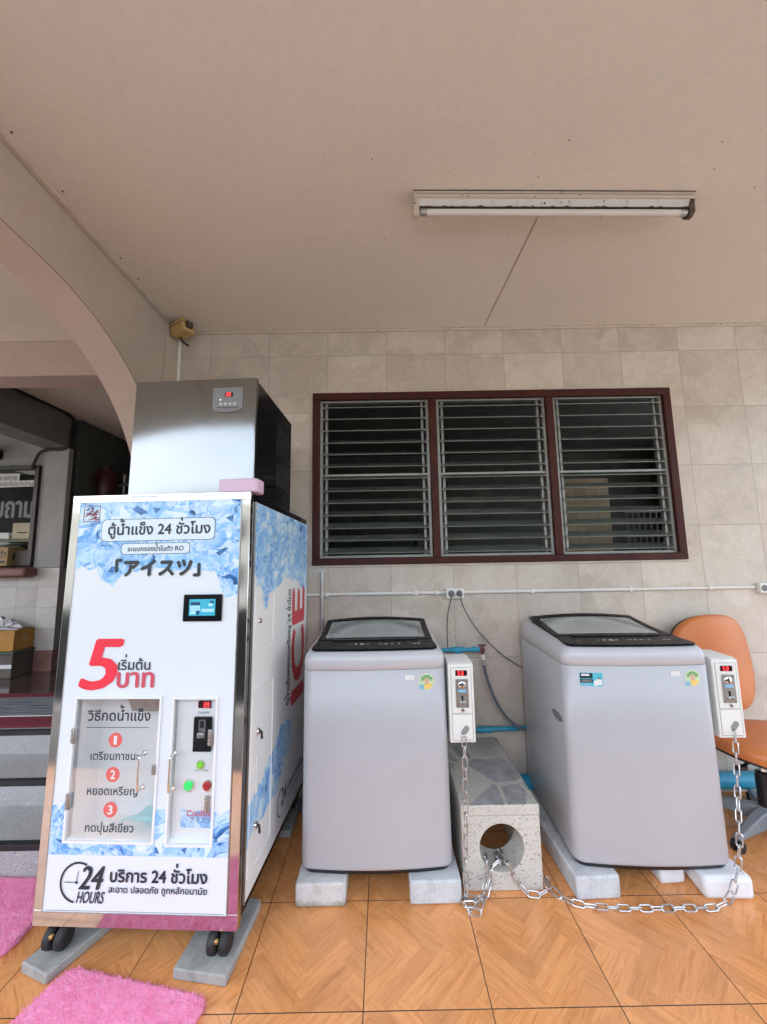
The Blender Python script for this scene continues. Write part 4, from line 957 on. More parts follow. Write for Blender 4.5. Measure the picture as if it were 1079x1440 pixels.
vside('ICE', pbr('ice_red', hexc('d8434e'), .4, var=.05), .868, .545, 1.15, .262, bold=.022, vbold=.012) if False else None
M['ice_red'] = pbr('ice_red', hexc('d8434e'), .4, var=.05)
vside('ICE', 'ice_red', .862, .560, 1.145, .25, bold=.016, vbold=.010)
vside('ตู้น้ำแข็งหยอดเหรียญ 24 ชั่วโมง', 'ink_dark', .578, .575, 1.155, .085, bold=.0015)
for a in ((.062, .300, .940, 1.150), (.062, .312, .118, .775)):
    dd = MB().box(VW+.0061, VW+.0085, a[0], a[1], a[2], a[3])
    s0, s1, v0, v1 = a; g_ = .004
    do = MB(); do.box(VW+.006, VW+.0095, s0, s1, v1-g_, v1).box(VW+.006, VW+.0095, s0, s1, v0, v0+g_).box(VW+.006, VW+.0095, s0, s0+g_, v0+g_, v1-g_).box(VW+.006, VW+.0095, s1-g_, s1, v0+g_, v1-g_)
    do = do.build('service_door', 'acrylic_white', vm, bevel=.001)
    if v0 < .5:
        for v in (.613, .269):
            k = MB().lathe([(0, .012), (.012, .012), (.014, .006), (.014, 0), (0, 0)], (VW+.006, .123, v), 'X', 14).build('lock', 'chrome', do)
            MB().tube([(VW+.016, .123, v), (VW+.026, .123, v), (VW+.028, .124, v-.028)], .005, 8).build('key', 'black_plastic', k)
        MB().box(VW+.0062, VW+.012, .117, .140, .381, .520).build('recessed_grip', 'white_plastic', do, bevel=.003)
    else:
        MB().lathe([(0, .010), (.010, .010), (.012, .004), (.012, 0), (0, 0)], (VW+.006, .11, 1.049), 'X', 14).build('lock', 'chrome', do)
mb = MB(); rg_ = ring(.468, .165, .052, .058, 50, 265)
mb.add([(VW+.0068, s, v) for s, v in rg_], [(k, k+1, 2*41-2-k, 2*41-1-k) for k in range(40)]); mb.build('clock_mark', 'ink_dark', sp, smooth=False)
hs2 = lambda u, v, dd=0: (VW+.0068+dd, u, v)
lettering('side_lettering', '24', 'ink_dark', sp, hs2, .47, .545, .145, height=.065, bold=.002, shear=.2)
lettering('side_lettering', 'บริการ 24 ชั่วโมง', 'ink_dark', sp, hs2, .58, .88, .165, bold=.001)
lettering('side_lettering', 'สะอาด ปลอดภัย ถูกหลักอนามัย', 'ink_dark', sp, hs2, .58, .88, .130)
# casters
for u, d in ((.092, .035), (.690, .035), (.092, .88), (.690, .88)):
    c = MB().box(u-.030, u+.030, d-.030, d+.030, -.004, .0).prism([(-.022, -.004), (.022, -.004), (.016, -.045), (-.016, -.045)], lambda a, b: (u+a, d-.010, b), lambda a, b: (u+a, d+.022, b)).build('caster', 'black_plastic', vm, bevel=.003)
    for s in (-1, 1):
        MB().lathe([(0, -.017), (.028, -.017), (.0365, -.011), (.038, 0), (.0365, .011), (.028, .017), (0, .017)], (u+s*.0215, d-.020, -.0405), 'X', 22).build('wheel', 'black_rubber', c)
    MB().box(u-.007, u+.007, d-.058, d-.044, -.024, -.012).build('brake_lever', 'brass', c, bevel=.003)

# ================================================================== ICE MAKER ON TOP
OV = vm.matrix_basis
def on_vm(u, d, v):
    m = Matrix.LocRotScale(vm.location, vm.rotation_euler, None); return m @ Vector((u, d, v))
im = thing('ice_maker', 'boxy brushed steel ice maker standing on top of the vending machine', 'ice maker', on_vm(.186, .066, VH+.0015), vm.rotation_euler)
IW, ID, IH = .553, .56, .528
MB().box(0, IW-.004, .022, ID, .0, IH-.003).build('side_cover', 'black_gloss', im, bevel=.006)
# chamfered top back edge seen in the side outline
MB().box(IW-.0038, IW-.001, .30, .50, .10, .23).box(IW-.0038, IW-.001, .30, .50, .26, .42).build('vent_panel', 'black_plastic', im, bevel=.001)
fpn = MB().prism([(0, 0), (IW-.012, 0), (IW-.003, .004), (IW, .012), (IW, .0215), (0, .0215)], lambda u, v: (u, v, .0), lambda u, v: (u, v, IH)).build('steel_front', 'steel_brushed', im, bevel=.001)
cpn = MB().prism([(.362, .385), (.385, .374), (.426, .370), (.467, .374), (.489, .385), (.491, .482), (.360, .482)], lambda u, v: (u, -.0035, v), lambda u, v: (u, -.0001, v)).build('control_panel', pbr('panel_grey', (.20, .20, .21), .35), im, bevel=.001)
mb = MB(); poly = [(.362, .385), (.385, .374), (.426, .370), (.467, .374), (.489, .385), (.491, .482), (.360, .482)]
mb.tube([(u, -.0036, v) for u, v in poly], .0016, 6, closed=True); mb.build('panel_rim', 'zinc_plate', cpn)
mb = MB(); mb.box(.412, .448, -.0045, -.0036, .442, .462); mb.build('display_window', 'led_window', cpn)
mb = MB(); seven(mb, '20', .418, .444, .016, lambda u, v, e=0: (u, -.0048-e, v)); mb.build('display_digits', 'red_led', cpn, smooth=False)
mb = MB(); mb.lathe([(0, -.005), (.0028, -.005), (.0028, -.0036), (0, -.0036)], (.392, 0, .428), 'Y', 10); mb.build('status_light', 'dot_lit', cpn)
for k in range(4): MB().lathe([(0, -.005), (.0075, -.0048), (.008, -.0036), (0, -.0036)], (.394+k*.021, 0, .408), 'Y', 14).build('key_button', 'zinc_plate', cpn)
MB().box(.376, .474, -.0042, -.0036, .390, .393).build('panel_print', 'ink_dark', cpn)
pk = thing('lilac_box', 'lilac plastic box lying on the front edge of the vending machine top', 'box', on_vm(.605, .012, VH+.0012), (vm.rotation_euler[0], 0, -.11))
MB().prism(rrect(0, .170, .0, .090, .020), lambda u, v: (u, v, .0), lambda u, v: (u, v, .057)).build('box_body', 'lilac', pk, bevel=.006, segs=3)

# ================================================================== CONCRETE SLABS AND BLOCKS
def slab(name, label, pts, h, mat, z0=.0005, group=None, bev=.005, rough=0):
    cx = sum(p[0] for p in pts)/len(pts); cy = sum(p[1] for p in pts)/len(pts)
    o = MB().prism([(x-cx, y-cy) for x, y in pts], lambda u, v: (u, v, 0), lambda u, v: (u, v, h)).build(name, mat, bevel=bev)
    o.location = (cx, cy, z0); return tag(o, label, 'block', group)
slab('concrete_slab', 'flat grey concrete slab under the left front caster', [(-1.286, 1.551), (-1.161, 1.506), (-1.00, 1.90), (-1.125, 1.95)], .034, 'concrete')
slab('concrete_slab', 'flat grey concrete slab under the right front caster beside the washing machine', [(-.742, 1.519), (-.549, 1.490), (-.524, 1.79), (-.562, 1.80), (-.715, 1.80)], .034, 'concrete')
slab('concrete_slab', 'flat grey concrete slab under the rear of the vending machine', [(-1.22, 2.22), (-.50, 2.20), (-.50, 2.48), (-1.22, 2.50)], .034, 'concrete')
PH = .088
slab('concrete_block', 'white concrete block with mossy foot under the left side of the left washer', [(-.386, 1.787), (-.178, 1.789), (-.185, 2.46), (-.375, 2.46)], PH, 'concrete_white', bev=.008)
slab('concrete_block', 'clean white concrete block under the right side of the left washer', [(.085, 1.790), (.298, 1.792), (.292, 2.46), (.09, 2.46)], PH, 'concrete_pale', bev=.008)
slab('concrete_block', 'long white concrete block under the left side of the right washer', [(.772, 1.795), (.957, 1.803), (.955, 2.46), (.752, 2.46)], PH, 'concrete_pale', bev=.008)
slab('foam_block', 'rough white block with rounded ends at the front right foot of the right washer', [(1.292, 1.786), (1.492, 1.779), (1.50, 1.93), (1.31, 1.95)], .086, 'foam', bev=.017)
slab('foam_block', 'chipped white block set back under the middle of the right washer', [(1.165, 1.866), (1.275, 1.872), (1.34, 2.06), (1.17, 2.02)], .080, 'foam', bev=.012)
slab('concrete_block', 'white concrete block under the rear right foot of the right washer', [(1.33, 2.2), (1.50, 2.2), (1.50, 2.46), (1.33, 2.46)], PH, 'concrete_white', bev=.008)

# ================================================================== WASHING MACHINES
def outline(w, d, bulge, r, inset=0, n=7, nf=16):
    """plan outline, front towards -y with a bulged face"""
    hw_, hd = w/2-inset, d/2-inset; pts = []
    def fy(x): return -hd - bulge*(1-(x/hw_)**2)
    # front edge left to right
    for k in range(nf+1):
        x = -hw_+r + (2*hw_-2*r)*k/nf; pts.append((x, fy(x)))
    yc = fy(hw_-r)
    for k in range(1, n+1):
        a = R(-90+90*k/n); pts.append((hw_-r+r*math.cos(a), yc+r+r*math.sin(a)))
    r2 = .02
    for cx, cy, a0 in ((hw_-r2, hd-r2, 0), (-hw_+r2, hd-r2, 90)):
        for k in range(n+1): a = R(a0+90*k/n); pts.append((cx+r2*math.cos(a), cy+r2*math.sin(a)))
    for k in range(0, n): a = R(180+90*k/n); pts.append((-hw_+r+r*math.cos(a), yc+r+r*math.sin(a)))
    return pts
def make_washer(label, loc, rz):
    t = thing('washing_machine', label, 'washing machine', loc, (0, 0, rz), 'coin operated washing machines')
    W_, D_ = .652, .64; bz = .018; rc = .045
    taper = lambda z: W_-.014*(z/.93)
    def rg(z, inset=0, dz=0): return [(x, y, z+dz*(y+D_/2)) for x, y in outline(taper(z), D_, .022, rc, inset)]
    MB().loft([rg(.004, .012), rg(bz+.004, .006)], True, True).build('base_skirt', 'black_plastic', t)
    MB().loft([rg(bz, .010), rg(bz+.006, .002), rg(bz+.016), rg(.45), rg(.826), rg(.8285, .003)]).build('cabinet', 'washer_grey', t, angle=60)
    sl = .055
    MB().loft([rg(.8295, .003), rg(.8315, .0), rg(.868), rg(.886, .004, sl*.5), rg(.899, .014, sl*.8), rg(.907, .028, sl), rg(.909, .045, sl)]).build('top_cover', 'washer_trim', t, angle=70)
    top = lambda y: .909+sl*(y+D_/2)
    def plate(name, mat, poly, h0, h1, arch=0, par=t, **kw):
        zf = lambda x, y: top(y)+arch*(1-(x/.3)**2)*max(0, min(1, (y+.17)/.4))
        return MB().prism(poly, lambda x, y: (x, y, zf(x, y)+h0), lambda x, y: (x, y, zf(x, y)+h1)).build(name, mat, par, **kw)
    # control panel strip: wide, with rounded front corners and bulged front edge
    fx = []
    for k in range(17):
        x = -.265+.53*k/16; fx.append((x, -.308-.014*(1-(x/.285)**2)))
    cp = [(-.282, -.158)]+[(-.290, -.262)]+[(-.288, -.288), (-.280, -.302)]+fx+[(.280, -.302), (.288, -.288), (.290, -.262), (.282, -.158)]
    pnl = plate('control_panel', 'lid_black', cp, -.002, .007, bevel=.003)
    mb = MB()
    for k, (x, w2, h2) in enumerate(((-.115, .010, .004), (-.088, .012, .010), (-.058, .020, .012), (-.032, .012, .006), (.03, .016, .004), (.055, .012, .008), (.083, .014, .005), (.118, .007, .010), (.19, .018, .005), (.21, .012, .008))):
        y = -.235; z = top(y)+.0075
        mb.add([(x-w2/2, y-h2/2*1.6, top(y-h2*.8)+.0076), (x+w2/2, y-h2/2*1.6, top(y-h2*.8)+.0076), (x+w2/2, y+h2/2*1.6, top(y+h2*.8)+.0076), (x-w2/2, y+h2/2*1.6, top(y+h2*.8)+.0076)], [(0, 1, 2, 3)])
    mb.build('panel_print', 'paper', pnl, smooth=False)
    # lid: black frame round a tinted window, arched towards the rear
    nx, ny = 20, 10; x0, x1, y0, y1 = -.282, .282, -.154, .205
    def hz(x, y):
        s = (y-y0)/(y1-y0); return top(y)+.009+.018*s*(1-(x/.30)**2)+.022*s*s
    rows = [(x0+(x1-x0)*i/nx) for i in range(nx+1)]; cols = [(y0+(y1-y0)*j/ny) for j in range(ny+1)]
    mb = MB(); V = [(x, y, hz(x, y)) for y in cols for x in rows]; V2 = [(x, y, top(y)-.002) for y in cols for x in rows]
    ins = lambda i, j: 1 <= i < nx-1 and 1 <= j < ny-1
    fs = [(j*(nx+1)+i, j*(nx+1)+i+1, (j+1)*(nx+1)+i+1, (j+1)*(nx+1)+i) for j in range(ny) for i in range(nx) if not ins(i, j)]
    mb.add(V, fs)
    per = [(i, 0) for i in range(nx)]+[(nx, j) for j in range(ny)]+[(i, ny) for i in range(nx, 0, -1)]+[(0, j) for j in range(ny, 0, -1)]
    K = len(per); q = [V[j*(nx+1)+i] for i, j in per]; b = [(x, y, top(y)-.003) for x, y, _ in q]
    mb.add(q+b, [(k, (k+1) % K, K+(k+1) % K, K+k) for k in range(K)])
    lid = mb.build('lid_frame', 'lid_black', t, fix=False)
    g = MB(); g.add([(x, y, hz(x, y)-.004) for y in cols for x in rows], [(j*(nx+1)+i, j*(nx+1)+i+1, (j+1)*(nx+1)+i+1, (j+1)*(nx+1)+i) for j in range(ny) for i in range(nx) if ins(i, j)])
    g.build('lid_window', 'lid_glass', lid, fix=False)
    MB().tube([(-.21, -.156, top(-.156)+.010), (.21, -.156, top(-.156)+.010)], .005, 8).build('lid_grip', 'black_plastic', lid)
    MB().prism(rrect(-.27, .27, .209, .300, .012), lambda x, y: (x, y, top(y)-.002), lambda x, y: (x, y, top(y)+.020)).build('rear_console', 'grey_plastic', t, bevel=.004)
    for x in (-.265, .265):
        for y in (-.29, .26): MB().lathe([(0, 0), (.016, 0), (.018, .003), (.014, .005), (.012, .007), (0, .007)], (x, y, -.0005), 'Z', 14).build('foot', 'black_rubber', t)
    # recessed grips on both sides
    for s in (-1, 1):
        MB().prism([(a*.062, b*.020) for a, b in [(math.cos(R(k*18)), math.sin(R(k*18))) for k in range(20)]], lambda u, v: (s*(W_/2-.010), -.21+u, .575+v), lambda u, v: (s*(W_/2-.0026), -.21+u, .575+v)).build('side_grip', 'grey_plastic', t, bevel=.0015)
    # stickers near the upper right corner
    def fr(x, z, d=0):
        hw_ = taper(z)/2; return (x, -D_/2-.022*(1-(x/hw_)**2)-.0008-d, z)
    es = MB(); cx, cz = .232, .775
    arc = lambda r, a0, a1, n=20: [(cx+r*math.cos(R(a0+(a1-a0)*k/n)), cz+r*math.sin(R(a0+(a1-a0)*k/n))) for k in range(n+1)]
    pol = arc(.034, 0, 180)+[(cx-.034, cz-.034), (cx-.018, cz-.034), (cx-.012, cz-.026)]+arc(.034, 250, 360, 10)
    es.add([fr(x, z) for x, z in pol], [tuple(range(len(pol)))], 0)
    a1, a2 = arc(.028, 8, 172), arc(.016, 8, 172)
    es.add([fr(x, z, .0004) for x, z in a1+a2[::-1]], [(k, k+1, 40-k, 41-k) for k in range(20)], 1)
    for k in range(5):
        a = R(20+35*k); sx, sz = cx+.022*math.cos(a), cz+.022*math.sin(a)
        es.add([fr(sx+(.0048 if j % 2 == 0 else .0021)*math.cos(R(90+36*j)), sz+(.0048 if j % 2 == 0 else .0021)*math.sin(R(90+36*j)), .0008) for j in range(10)], [tuple(range(10))], 0)
    for r_, m_, d_ in ((.0125, 4, .0008), (.0105, 0, .0011)):
        es.add([fr(cx+r_*math.cos(R(k*15)), cz+.002+r_*math.sin(R(k*15)), d_) for k in range(24)], [tuple(range(24))], m_)
    es.add([fr(x, z, .0005) for x, z in ((cx-.010, cz-.031), (cx+.014, cz-.031), (cx+.030, cz-.012), (cx+.026, cz-.009), (cx-.010, cz-.009))], [(0, 1, 2, 3, 4)], 2)
    es.add([fr(x, z, .0005) for x, z in ((cx-.033, cz-.033), (cx-.013, cz-.033), (cx-.013, cz-.012), (cx-.033, cz-.012))], [(0, 1, 2, 3)], 3)
    es = es.build('energy_label', ['lab_pale', 'lab_green', 'lab_yellow', 'lab_blue', 'circle_red'], t, smooth=False, fix=False)
    lettering('label_number', '5', 'ink_red', es, lambda u, v, dd=0: fr(u, v, .0014+dd), cx-.004, cx+.004, cz-.0045, height=.013, bold=.0006)
    wl = MB(); wl.add([fr(x, z) for x, z in ((.135, .783), (.178, .783), (.178, .806), (.135, .806))], [(0, 1, 2, 3)], 0)
    for x, w2 in ((.139, .007), (.149, .006), (.158, .004), (.164, .010)):
        wl.add([fr(x+a*w2, .7865+b*.016, .0004) for a, b in ((0, 0), (1, 0), (1, 1), (0, 1))], [(0, 1, 2, 3)], 1)
    wl.build('small_label', ['paper', 'ink_white'], t, smooth=False, fix=False)
    return t, fr, taper
w1, fr1, _ = make_washer('grey top loading washer beside the ice vending machine, straight on', (-.050, 2.157, PH+.001), R(0))
w2, fr2, tp2 = make_washer('grey top loading washer beside the orange chair with a teal sticker', (1.136, 2.150, PH+.001), R(-2.6))
sk = MB()
def q4(x0, x1, z0, z1, m, d): sk.add([fr2(x, z, d) for x, z in ((x0, z0), (x1, z0), (x1, z1), (x0, z1))], [(0, 1, 2, 3)], m)
q4(-.255, -.158, .742, .800, 0, 0); q4(-.253, -.200, .776, .798, 1, .0004); q4(-.253, -.200, .757, .773, 1, .0004); q4(-.248, -.206, .760, .770, 4, .0008); q4(-.248, -.214, .786, .795, 2, .0008)
q4(-.252, -.215, .744, .753, 3, .0004); q4(-.186, -.162, .748, .772, 2, .0004); q4(-.196, -.184, .744, .766, 2, .0006); q4(-.176, -.168, .772, .782, 4, .0006)
sk = sk.build('promo_sticker', ['lab_cyan', 'lab_navy', 'ink_white', 'lab_blue', 'zinc_plate'], w2, smooth=False, fix=False)

# ================================================================== COIN BOXES
def make_coin_box(label, loc, rz):
    t = thing('coin_box', label, 'coin box', loc, (0, 0, rz), 'coin boxes on the washers')
    w, h, d = .112, .330, .16
    MB().prism([(0, 0), (h, 0), (h+.010, .02), (h+.012, d), (0, d)], lambda z, y: (0, y, z), lambda z, y: (w, y, z)).build('housing', 'box_white', t, bevel=.004)
    def frame(u0, u1, z0, z1, g=.0022, par=t, nm='door_gap'):
        m = MB(); m.box(u0, u1, -.0006, .001, z1-g, z1).box(u0, u1, -.0006, .001, z0, z0+g).box(u0, u0+g, -.0006, .001, z0+g, z1-g).box(u1-g, u1, -.0006, .001, z0+g, z1-g); return m.build(nm, 'ink_grey', par, smooth=False)
    up_ = MB().box(.0125, w-.0125, -.002, .001, .124, h-.013).build('upper_door', 'box_white', t, bevel=.001); frame(.010, w-.010, .122, h-.011)
    lo = MB().box(.0125, w-.0125, -.002, .001, .0125, .118).build('lower_door', 'box_white', t, bevel=.001); frame(.010, w-.010, .010, .120)
    dw = MB().box(.031, .084, -.004, -.0019, .283, .307).build('display_window', 'led_window', up_, bevel=.001)
    mb = MB(); seven(mb, '50', .0425, .2862, .0176, lambda u, v, e=0: (u, -.0045-e, v), gap=.86, th=.13); mb.build('display_digits', 'red_led', dw, smooth=False)
    ca = MB().box(.030, .087, -.006, -.0019, .148, .270).build('coin_acceptor', 'zinc_plate', up_, bevel=.002)
    MB().lathe([(0, -.010), (.013, -.0095), (.0165, -.007), (.017, -.0061), (0, -.0061)], (.058, 0, .245), 'Y', 20).build('slot_dial', 'chrome', ca)
    MB().box(.0560, .0605, -.0112, -.0098, .234, .258).build('coin_slot', 'black_plastic', ca)
    MB().box(.040, .076, -.0078, -.0062, .214, .226).build('maker_plate', 'lab_blue', ca, smooth=False)
    MB().box(.054, .062, -.0075, -.0062, .172, .200).build('return_slot', 'black_plastic', ca)
    MB().prism(rrect(.047, .071, .162, .178, .006), lambda u, v: (u, -.016, v), lambda u, v: (u, -.0062, v)).build('return_cup', 'chrome', ca, bevel=.002)
    for u in (.036, .081): MB().lathe([(0, -.0085), (.003, -.008), (.0035, -.0061), (0, -.0061)], (u, 0, .155), 'Y', 8).lathe([(0, -.0085), (.003, -.008), (.0035, -.0061), (0, -.0061)], (u, 0, .263), 'Y', 8).build('screw', 'grey_plastic', ca)
    MB().lathe([(0, -.012), (.007, -.0115), (.0085, -.009), (.0085, -.002), (0, -.002)], (.058, 0, .137), 'Y', 14).build('lock', 'chrome', up_)
    a = R(52); pol = [((x*math.cos(a)-z*math.sin(a))+.066, (x*math.sin(a)+z*math.cos(a))+.052) for x, z in rrect(-.022, .022, -.0125, .0125, .012)]
    MB().prism(pol, lambda u, v: (u, -.0026, v), lambda u, v: (u, -.0019, v)).build('lock_hole', pbr('hole_grey', (.30, .31, .30), .4, var=.2), lo, smooth=False)
    MB().lathe([(0, -.008), (.005, -.008), (.006, -.002), (0, -.002)], (.058, 0, .034), 'Y', 10).build('chain_eye', 'grey_plastic', lo)
    return t
make_coin_box('white coin box reading 50 fixed to the left washer above the bench', (.281, 1.838, .600), R(0))
make_coin_box('white coin box reading 50 fixed to the right washer before the orange chair', (1.468, 1.838, .600), R(-2.6))

# ================================================================== TERRAZZO BENCH
bn = thing('terrazzo_bench', 'low speckled terrazzo bench with a round hole through its end', 'bench', (.488, 1.853, 0))
bw0, bw1, bh = -.169, .169, .338
so_ = MB().box(bw0-.001, bw1+.001, -.002, .655, bh-.045, bh).build('seat_slab', ['terrazzo', 'terrazzo_slab'], bn, bevel=.005)
for p in so_.data.polygons: p.material_index = 1 if p.normal.z > .9 else 0
def leg(y0, y1):
    mb = MB(); n = 40; zc, rr = .165, .096; hgt = bh-.0455
    cir = [(rr*math.cos(2*math.pi*k/n+math.pi/4), zc+rr*math.sin(2*math.pi*k/n+math.pi/4)) for k in range(n)]
    def sq(k):
        a = 2*math.pi*k/n+math.pi/4; c, s = math.cos(a), math.sin(a); m = max(abs(c), abs(s)); c, s = c/m, s/m
        return (c*bw1, zc+(s*(hgt-zc) if s > 0 else s*zc))
    out = [sq(k) for k in range(n)]
    for y in (y0, y1): mb.add([(x, y, z) for x, z in cir+out], [(k, (k+1) % n, n+(k+1) % n, n+k) for k in range(n)])
    mb.add([(x, y0, z) for x, z in cir]+[(x, y1, z) for x, z in cir], [(k, (k+1) % n, n+(k+1) % n, n+k) for k in range(n)])
    mb.add([(x, y0, z) for x, z in out]+[(x, y1, z) for x, z in out], [(k, (k+1) % n, n+(k+1) % n, n+k) for k in range(n)])
    bm = bmesh.new(); me = bpy.data.meshes.new('leg'); me.from_pydata(mb.v, [], mb.f); bm.from_mesh(me)
    bmesh.ops.remove_doubles(bm, verts=bm.verts, dist=1e-5); bmesh.ops.recalc_face_normals(bm, faces=bm.faces); bm.to_mesh(me); bm.free()
    me.materials.append(M['terrazzo']); 
    for p in me.polygons: p.use_smooth = True
    me.set_sharp_from_angle(angle=R(35))
    o = bpy.data.objects.new('leg', me); COL.objects.link(o); o.parent = bn
    b = o.modifiers.new('bevel', 'BEVEL'); b.width = .004; b.segments = 2; b.limit_method = 'ANGLE'; b.angle_limit = R(40)
leg(0, .145); leg(.49, .62)
MB().box(bw0, bw0+.05, .147, .488, .001, bh-.046).build('side_slab', 'terrazzo', bn, bevel=.003)
MB().box(bw1-.05, bw1, .147, .488, .001, bh-.046).build('side_slab', 'terrazzo', bn, bevel=.003)

# ================================================================== CHAINS
def make_link():
    mb = MB(); r = .0029; R_ = .0102; L = .0300; pts = []
    for k in range(9): a = R(-90+180*k/8); pts.append((L/2+R_*math.cos(a), R_*math.sin(a), 0))
    for k in range(9): a = R(90+180*k/8); pts.append((-L/2+R_*math.cos(a), R_*math.sin(a), 0))
    return mb.tube(pts, r, 8, closed=True)
link_mesh = None
def chain(label, paths, roll0=20):
    global link_mesh
    t = thing('steel_chain', label, 'chain', paths[0][0])
    off = Vector(paths[0][0]); pitch = .0300+2*(.0102-.0029)-.0015
    for path in paths:
        P = catmull(path, 10); acc = 0; last = None; d_acc = pitch/2; k = 0
        seg = [(P[i], P[i+1]) for i in range(len(P)-1)]
        tot = sum((b-a).length for a, b in seg); s = pitch/2
        while s < tot:
            q = s; 
            for a, b in seg:
                l = (b-a).length
                if q <= l: break
                q -= l
            c = a+(b-a)*(q/max(l, 1e-9)); tan = (b-a).normalized()
            ref = Vector((0, 0, 1)) if abs(tan.z) < .75 else Vector((0, -1, 0))
            zax = (ref-tan*ref.dot(tan)).normalized(); yax = zax.cross(tan)
            ang = R((roll0 if k % 2 == 0 else roll0+84)+rnd.uniform(-14, 14))
            z2 = zax*math.cos(ang)+yax*math.sin(ang); y2 = z2.cross(tan)
            m = Matrix((tan, y2, z2)).transposed().to_4x4(); m.translation = c-off
            if link_mesh is None:
                o = make_link().build('link', 'galv', t); link_mesh = o.data
            else:
                o = bpy.data.objects.new('link', link_mesh); COL.objects.link(o); o.parent = t
            o.matrix_basis = m; k += 1; s += pitch
    return t
chain('steel chain hanging from the left coin box and looped through the bench hole', [
    [(.339, 1.829, .632), (.336, 1.822, .52), (.330, 1.812, .36), (.322, 1.804, .20), (.316, 1.798, .08), (.317, 1.780, .018), (.330, 1.745, .012), (.350, 1.742, .014), (.372, 1.775, .016), (.392, 1.812, .022), (.414, 1.836, .06), (.440, 1.842, .10), (.466, 1.846, .118), (.480, 1.870, .095), (.482, 1.92, .083), (.48, 2.02, .04)],
    [(.430, 1.96, .085), (.424, 1.88, .100), (.415, 1.843, .128), (.417, 1.838, .09), (.420, 1.832, .055), (.402, 1.815, .018), (.362, 1.803, .012), (.322, 1.815, .011), (.300, 1.80, .013), (.318, 1.765, .022), (.345, 1.765, .03), (.37, 1.79, .028)]])
chain('steel chain hanging from the right coin box and lying across the floor to the bench', [
    [(1.525, 1.826, .632), (1.508, 1.815, .52), (1.480, 1.798, .38), (1.444, 1.768, .25), (1.420, 1.762, .15), (1.386, 1.750, .085), (1.345, 1.742, .035), (1.29, 1.742, .012), (1.20, 1.743, .010), (1.08, 1.744, .010), (.95, 1.748, .010), (.84, 1.756, .010), (.76, 1.774, .010), (.712, 1.800, .012), (.682, 1.842, .018), (.672, 1.872, .030), (.670, 1.845, .034), (.650, 1.826, .016), (.612, 1.818, .012), (.575, 1.824, .016), (.548, 1.832, .040), (.524, 1.838, .080), (.508, 1.846, .112), (.504, 1.88, .090), (.50, 1.96, .083), (.49, 2.03, .04)]], 35)

# ================================================================== ORANGE CHAIR
ch = thing('swivel_chair', 'orange vinyl swivel chair on a grey wheeled base beside the right washer', 'chair', (1.93, 2.17, 0), (0, 0, R(6)))
def superpad(w, d, n1, th, dome, N=48, taper=0):
    mb = MB(); rings = []
    for k, (s, z) in enumerate(((.985, 0), (1.0, .25), (1.0, .55), (.985, .8), (.94, .95), (.8, 1.02), (.5, 1.06), (.2, 1.075))):
        rg = []
        for i in range(N):
            a = 2*math.pi*i/N; c, q = math.cos(a), math.sin(a)
            x = w*s*math.copysign(abs(c)**(2/n1), c); y = d*s*math.copysign(abs(q)**(2/n1), q)
            x *= 1+taper*(y/d)
            rg.append((x, y, th*z+dome(x, y)))
        rings.append(rg)
    return mb.loft(rings)
o = superpad(.268, .225, 2.7, .055, lambda x, y: .012*(x/.26)**2-.02*(max(0, -y-.12)/.1)**2).build('seat', 'orange_vinyl', ch, angle=70); o.location = (-.01, -.045, .425)
o = superpad(.266, .223, 2.7, .012, lambda x, y: .012*(x/.26)**2-.02*(max(0, -y-.12)/.1)**2-.012).build('seat_shell', 'black_plastic', ch, angle=70); o.location = (-.01, -.045, .426)
o = superpad(.232, .262, 2.55, .05, lambda x, y: -.06*(x/.23)**2, taper=.13).build('backrest', 'orange_vinyl', ch, angle=70)
o.rotation_euler = (R(82), 0, R(0)); o.location = (.045, .215, .785)
o = superpad(.230, .260, 2.55, .014, lambda x, y: -.06*(x/.23)**2-.014, taper=.13).build('backrest_shell', 'black_plastic', ch, angle=70)
o.rotation_euler = (R(82), 0, R(0)); o.location = (.045, .2155, .785)
MB().box(-.03, .03, .22, .235, .40, .70).box(-.03, .03, .02, .235, .395, .412).build('back_bracket', 'black_plastic', ch, bevel=.005)
MB().box(-.10, .10, -.10, .10, .395, .415).tube([(-.05, -.05, .40), (-.24, -.12, .385)], .008, 8).box(-.275, -.22, -.135, -.11, .375, .395).build('seat_mechanism', 'black_plastic', ch, bevel=.004)
MB().tube([(0, 0, .10), (0, 0, .40)], .0165, 16).build('gas_stem', 'chrome', ch)
MB().lathe([(.0, 0), (.034, 0), (.034, .17), (.030, .195), (.018, .20), (0, .20)], (0, 0, .095), 'Z', 20).build('stem_cover', 'black_plastic', ch)
